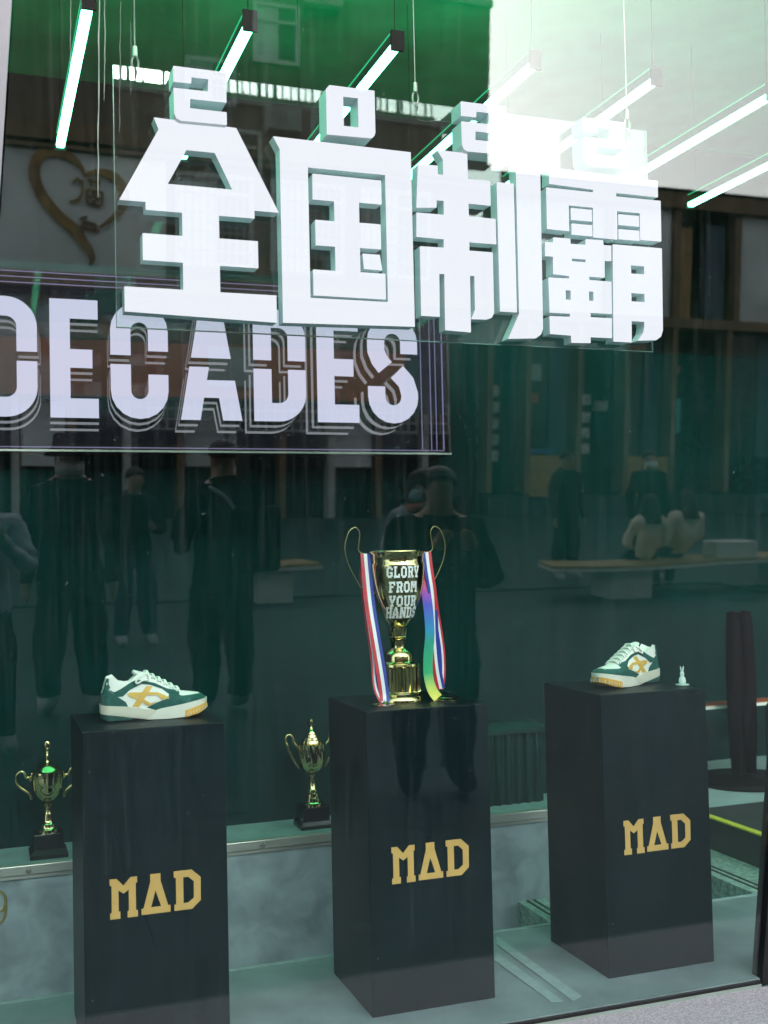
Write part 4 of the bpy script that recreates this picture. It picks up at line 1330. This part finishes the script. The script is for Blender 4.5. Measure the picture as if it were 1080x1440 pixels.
def person(label, loc, rz, h=1.72, coat='coat_dark', trousers='coat_black', shoes='shoe_grey', pose='stand', hair='short', mask=None, girth=1.0, arms='down', hat=False, coat_long=False):
    """one continuous skinned body facing local -y (towards the shop); hair, hat, mask, eyes as its children"""
    t = thing('person', label, 'person', loc, rz + math.pi)
    s = h / 1.72
    J, E, RD = [], [], []
    sit = pose == 'sit'
    hz = .52 if sit else .93

    def j(x, y, z, r, parent=None, rr=None):
        J.append((x * s, y * s, z * s))
        g_ = girth if z < hz + .5 else 1
        RD.append((r * s * g_, (rr or r) * s * g_))
        if parent is not None:
            E.append((parent, len(J) - 1))
        return len(J) - 1
    pel = j(0, 0, hz, .165 if sit else .14, None, .12)
    wa = j(0, 0, hz + .17, .158 if sit else .145, pel, .11)
    ch = j(0, 0, hz + .36, .165, wa, .115)
    sh = j(0, .01, hz + .47, .13, ch, .09)
    ne = j(0, 0, hz + .545, .052, sh)
    hd = j(0, -.015, hz + .63, .075, ne, .088)
    tp = j(0, -.01, hz + .715, .078, hd, .09)
    cr = j(0, 0, hz + .765, .05, tp)
    nose = j(0, -.105, hz + .645, .012, hd)
    hip_lab = {}
    for sd in (-1, 1):
        if sit:
            kn = j(sd * .12, -.42, .50, .07, pel)
            an = j(sd * .12, -.46, .10, .046, kn)
            to = j(sd * .13, -.62, .045, .04, an)
        else:
            hpj = j(sd * .095, 0, hz - .10, .098, pel)
            kn = j(sd * .12, -.015, .50, .088, hpj)
            an = j(sd * .135, .01, .10, .064, kn)
            to = j(sd * .16, -.15, .042, .04, an)
        so = j(sd * .19, .01, hz + .45, .068, sh)
        if arms == 'up' :
            el = j(sd * .27, -.08, hz + .20, .052, so)
            wr = j(sd * .09, -.30, hz + .38, .034, el)
            dx, dy, dz = -sd * .02, -.04, .05
        elif arms == 'lap':
            el = j(sd * .26, -.08, hz + .18, .052, so)
            wr = j(sd * .12, -.28, hz + .10, .034, el)
            dx, dy, dz = -sd * .03, -.06, -.02
        elif arms == 'cup' and sd == -1:
            el = j(sd * .26, -.05, hz + .18, .052, so)
            wr = j(sd * .10, -.27, hz + .22, .034, el)
            dx, dy, dz = .03, -.06, .02
        else:
            el = j(sd * .25, .02, hz + .17, .052, so)
            wr = j(sd * .26, -.06, hz - .07, .034, el)
            dx, dy, dz = 0, -.015, -.07
        pm = j(J[wr][0] / s + dx, J[wr][1] / s + dy, J[wr][2] / s + dz, .025, wr)
        for q_ in range(5):
            o_ = (q_ - 2) * .016
            p_ = Vector(J[pm]) / s
            ax = Vector((0, 1, 0)) if arms == 'down' else Vector((1, 0, 0.2))
            tip = p_ + Vector((dx, dy, dz)) * (1.15 if 0 < q_ < 4 else .85) + ax * o_
            j(tip.x, tip.y, tip.z, .0075, pm)
    me = bpy.data.meshes.new('person_body')
    me.from_pydata(J, E, [])
    o = bpy.data.objects.new('body', me)
    COL.objects.link(o)
    md = o.modifiers.new('skin', 'SKIN')
    md.use_smooth_shade = True
    for i, v in enumerate(me.skin_vertices[0].data):
        v.radius = RD[i]
        v.use_root = i == 0
    sb = o.modifiers.new('sub', 'SUBSURF')
    sb.levels = sb.render_levels = 3 if loc[1] > -5 else 2
    dg = bpy.context.evaluated_depsgraph_get()
    nm = bpy.data.meshes.new_from_object(o.evaluated_get(dg))
    bpy.data.objects.remove(o)
    mats = [M[coat], M[trousers], M[shoes], M['skin']]
    nm.materials.clear()
    for m_ in mats: nm.materials.append(m_)
    kd = KDTree(len(J))
    for i, q_ in enumerate(J): kd.insert(q_, i)
    kd.balance()
    for p in nm.polygons:
        c = p.center / s
        near = kd.find(p.center)[1]
        if c.z > hz + .525 and abs(c.x) < .14: k = 3
        elif near in (pel,) and not sit: k = 0 if c.z > (.8 if not coat_long else .6) else 1
        elif c.z < .115: k = 2
        elif c.z < hz - .06 and abs(c.x) < .235 and not (coat_long and c.z > .55): k = 1
        elif sit and c.y < -.1 and c.z < .6: k = 1
        else: k = 0
        p.material_index = k
        p.use_smooth = True
    for i in range(len(J)):      # hands
        pass
    for p in nm.polygons:
        _, near, dist = kd.find(p.center)
        if dist > .055 * s: continue
        if RD[near][0] <= .031 * s * girth and near != nose:
            p.material_index = 3
    # cloth folds: push the dressed part of the surface in and out
    nm.update()
    dressed = [0] * len(nm.vertices)
    for p in nm.polygons:
        if p.material_index in (0, 1):
            for i in p.vertices: dressed[i] += 1
        else:
            for i in p.vertices: dressed[i] -= 9
    sd0 = random.uniform(0, 50)
    for v in nm.vertices:
        if dressed[v.index] > 0:
            c = v.co
            a = mnoise.noise(Vector((c.x * 7, c.y * 7, c.z * 4.5 + sd0))) * .030 + mnoise.noise(Vector((c.x * 16, c.y * 16, c.z * 22 + sd0))) * .014
            v.co = c + v.normal * (a + .008) * s
    body = link('body', nm, t)
    col = MB()
    col.tube([(.088 * s * math.cos(a), (.01 + .09 * math.sin(a)) * s, (hz + .525 + .02 * math.sin(a)) * s) for a in [2 * math.pi * k / 18 for k in range(19)]], .03 * s, 8, closed=True)
    col.build('collar', M[coat], t, smooth=True)
    # hair
    hx = MB()
    hcz = hz + .69
    prof = []
    vs, fs, n, m = [], [], 20, 12
    low = {'short': -.02, 'long': -.27, 'bald': .04}[hair]
    for i in range(m + 1):
        v = i / m
        for k in range(n):
            a = 2 * math.pi * k / n
            front = max(0, -math.sin(a))       # sin<0 is the face side (-y)
            zl = .10 - v * (.10 - low) * (1 - .72 * front ** .7) if v > 0 else .105
            ph = v * math.pi * .5
            rr = math.sin(min(ph * 1.15, math.pi / 2)) * (1 + (max(0, v - .55) * 1.3 * (1 - front) if hair == 'long' else 0))
            z = .105 * math.cos(ph) if v < .6 else .105 * math.cos(.6 * math.pi * .5) + (v - .6) / .4 * (low - .05) * (1 - .8 * front)
            wob = 1 + .03 * math.sin(7 * a + 3 * v)
            vs.append((.094 * rr * wob * math.cos(a) * s, (.108 * rr * wob * math.sin(a) + .002) * s, (hcz + z) * s))
    for i in range(m):
        for k in range(n):
            k2 = (k + 1) % n
            fs.append((i * n + k, (i + 1) * n + k, (i + 1) * n + k2, i * n + k2))
    MB().add(vs, fs).build('hair', M['hair'], t, smooth=True)
    for sd in (-1, 1):
        MB().lathe([(.001, -.009), (.008, -.004), (.0085, .004), (.001, .009)], 10).build('eye', M['eye'], t, smooth=True)
        e = COL.objects[-1]
        e.location = (sd * .033 * s, -.092 * s, (hz + .665) * s)
        MB().lathe([(.002, -.03), (.012, -.022), (.017, 0), (.013, .024), (.003, .03)], 10).build('ear', M['skin'], t, smooth=True)
        e = COL.objects[-1]
        e.location = (sd * .084 * s, .004 * s, (hz + .655) * s)
        e.scale = (.5, 1, 1)
    MB().tube(smooth_path([(-.024 * s, -.088 * s, (hz + .604) * s), (0, -.096 * s, (hz + .602) * s), (.024 * s, -.088 * s, (hz + .604) * s)], 3), .005 * s, 6).build('mouth', M['brick_red'], t)
    if mask:
        vs, fs = [], []
        for i in range(5):
            for k in range(9):
                a = R(-90 + (k - 4) * 17)
                b_ = i / 4
                rr = .102 + .016 * math.sin(b_ * math.pi) * math.cos((k - 4) * .3)
                vs.append((rr * .9 * math.cos(a) * s, (rr * 1.05 * math.sin(a) - .008) * s, (hz + .565 + .085 * b_) * s))
        for i in range(4):
            for k in range(8):
                fs.append((i * 9 + k, i * 9 + k + 1, i * 9 + 10 + k, i * 9 + 9 + k))
        ob = MB().add(vs, fs).build('face_mask', M[mask], t, smooth=True)
        sd_ = ob.modifiers.new('solid', 'SOLIDIFY')
        sd_.thickness = .004
    if hat:
        MB().lathe([(.165, -.035), (.168, -.028), (.115, .03), (.108, .035), (.104, .10), (.085, .115), (.01, .118)], 28, c=(0, 0, (hz + .71) * s)).build('bucket_hat', M['coat_black'], t, smooth=True)
    return t


GZ = -.03
person('person in black with bucket hat and white mask standing at far left', (.585, -4.56, GZ), R(4), 1.80, 'coat_black', 'coat_black', 'shoe_grey', mask='mask_white', girth=1.18, hat=True, arms='down')
pst = person('person in dark clothes with a pale crossbody strap and backpack, seen from behind', (1.52, -4.2, GZ), R(160), 1.80, 'coat_black', 'coat_black', 'shoe_grey', girth=1.15, arms='lap')
MB().tube(smooth_path([(-.15, .07, 1.50), (-.06, .155, 1.42), (.06, .168, 1.22), (.16, .14, 1.04)], 5), .014, 6).build('strap', M['lilac_coat'], pst)
B(-.03, .12, .95, .30, .24, 1.38).build('backpack', M['coat_dark'], pst, bevel=.03)
person('tall man in a dark coat with both hands raised, standing close to the glass', (2.24, -2.28, GZ), R(8), 1.68, 'coat_black', 'coat_black', 'coat_black', girth=1.25, arms='up', coat_long=True)
pc = person('person in dark jacket holding a paper cup, standing far back', (1.30, -6.9, GZ), R(-10), 1.55, 'coat_dark', 'denim', 'shoe_grey', arms='cup', mask=None)
cupo = thing('paper_cup', 'white paper cup held by the person standing far back', 'cup', (1.21, -7.13, 1.02))
MB().lathe([(.026, 0), (.036, .085), (.034, .087)], 18).build('cup_body', M['pale'], cupo)
MB().lathe([(.038, .0875), (.038, .094), (.03, .1)], 18).build('cup_lid', M['coat_black'], cupo)
psc = person('person with pale blue mask, red scarf and pale jacket behind the tall man', (2.82, -4.0, GZ), R(30), 1.62, 'lilac_coat', 'coat_black', 'shoe_grey', mask='mask_blue', hair='long')
MB().tube([(.085 * math.cos(a), .09 * math.sin(a), 1.37 + .015 * math.sin(2 * a)) for a in [2 * math.pi * k / 16 for k in range(16)]], .035, 8, closed=True).build('scarf', M['red'], psc, smooth=True)
person('long haired woman in a cream jacket sitting on the left of the curved bench', (7.62, -8.72, -.09), R(188), 1.66, 'cream_coat', 'coat_black', 'shoe_grey', pose='sit', hair='long', girth=1.0, arms='lap')
person('woman in a bulkier cream jacket sitting on the right of the curved bench', (8.22, -8.84, -.06), R(175), 1.68, 'cream_coat', 'denim', 'shoe_grey', pose='sit', hair='long', girth=1.12, arms='lap')
person('person in black with a white mask standing beyond the seated women', (8.35, -9.9, GZ), R(5), 1.72, 'coat_black', 'coat_black', 'shoe_grey', mask='mask_white', girth=1.1)
person('person in dark jacket without mask standing beyond the bench end', (7.3, -10.2, GZ), R(-15), 1.70, 'coat_dark', 'coat_black', 'shoe_grey', hair='short')
# the photographer stands behind the camera; the right elbow shows at the left edge of the reflection
person('photographer in a pale grey jacket holding up a black camera at the left edge', (.03, -3.66, GZ), R(-6), 1.62, 'lilac_coat', 'coat_black', 'shoe_grey', arms='up', girth=1.0, hair='short')
cm = thing('photo_camera', 'black camera held up by the photographer', 'camera', (.0157, -3.30, 1.40))
B(-.065, -.035, 0, .065, .02, .085).build('camera_body', M['black'], cm, bevel=.008)
B(-.02, -.03, .0855, .02, .015, .105).build('viewfinder', M['black'], cm, bevel=.004)
lens = MB().lathe([(.03, 0), (.032, .01), (.032, .05), (.029, .055), (.024, .056)], 24).build('lens', M['black_metal'], cm, smooth=True, auto=40)
lens.location = (0, .0205, .045)
lens.rotation_euler = (R(-90), 0, 0)
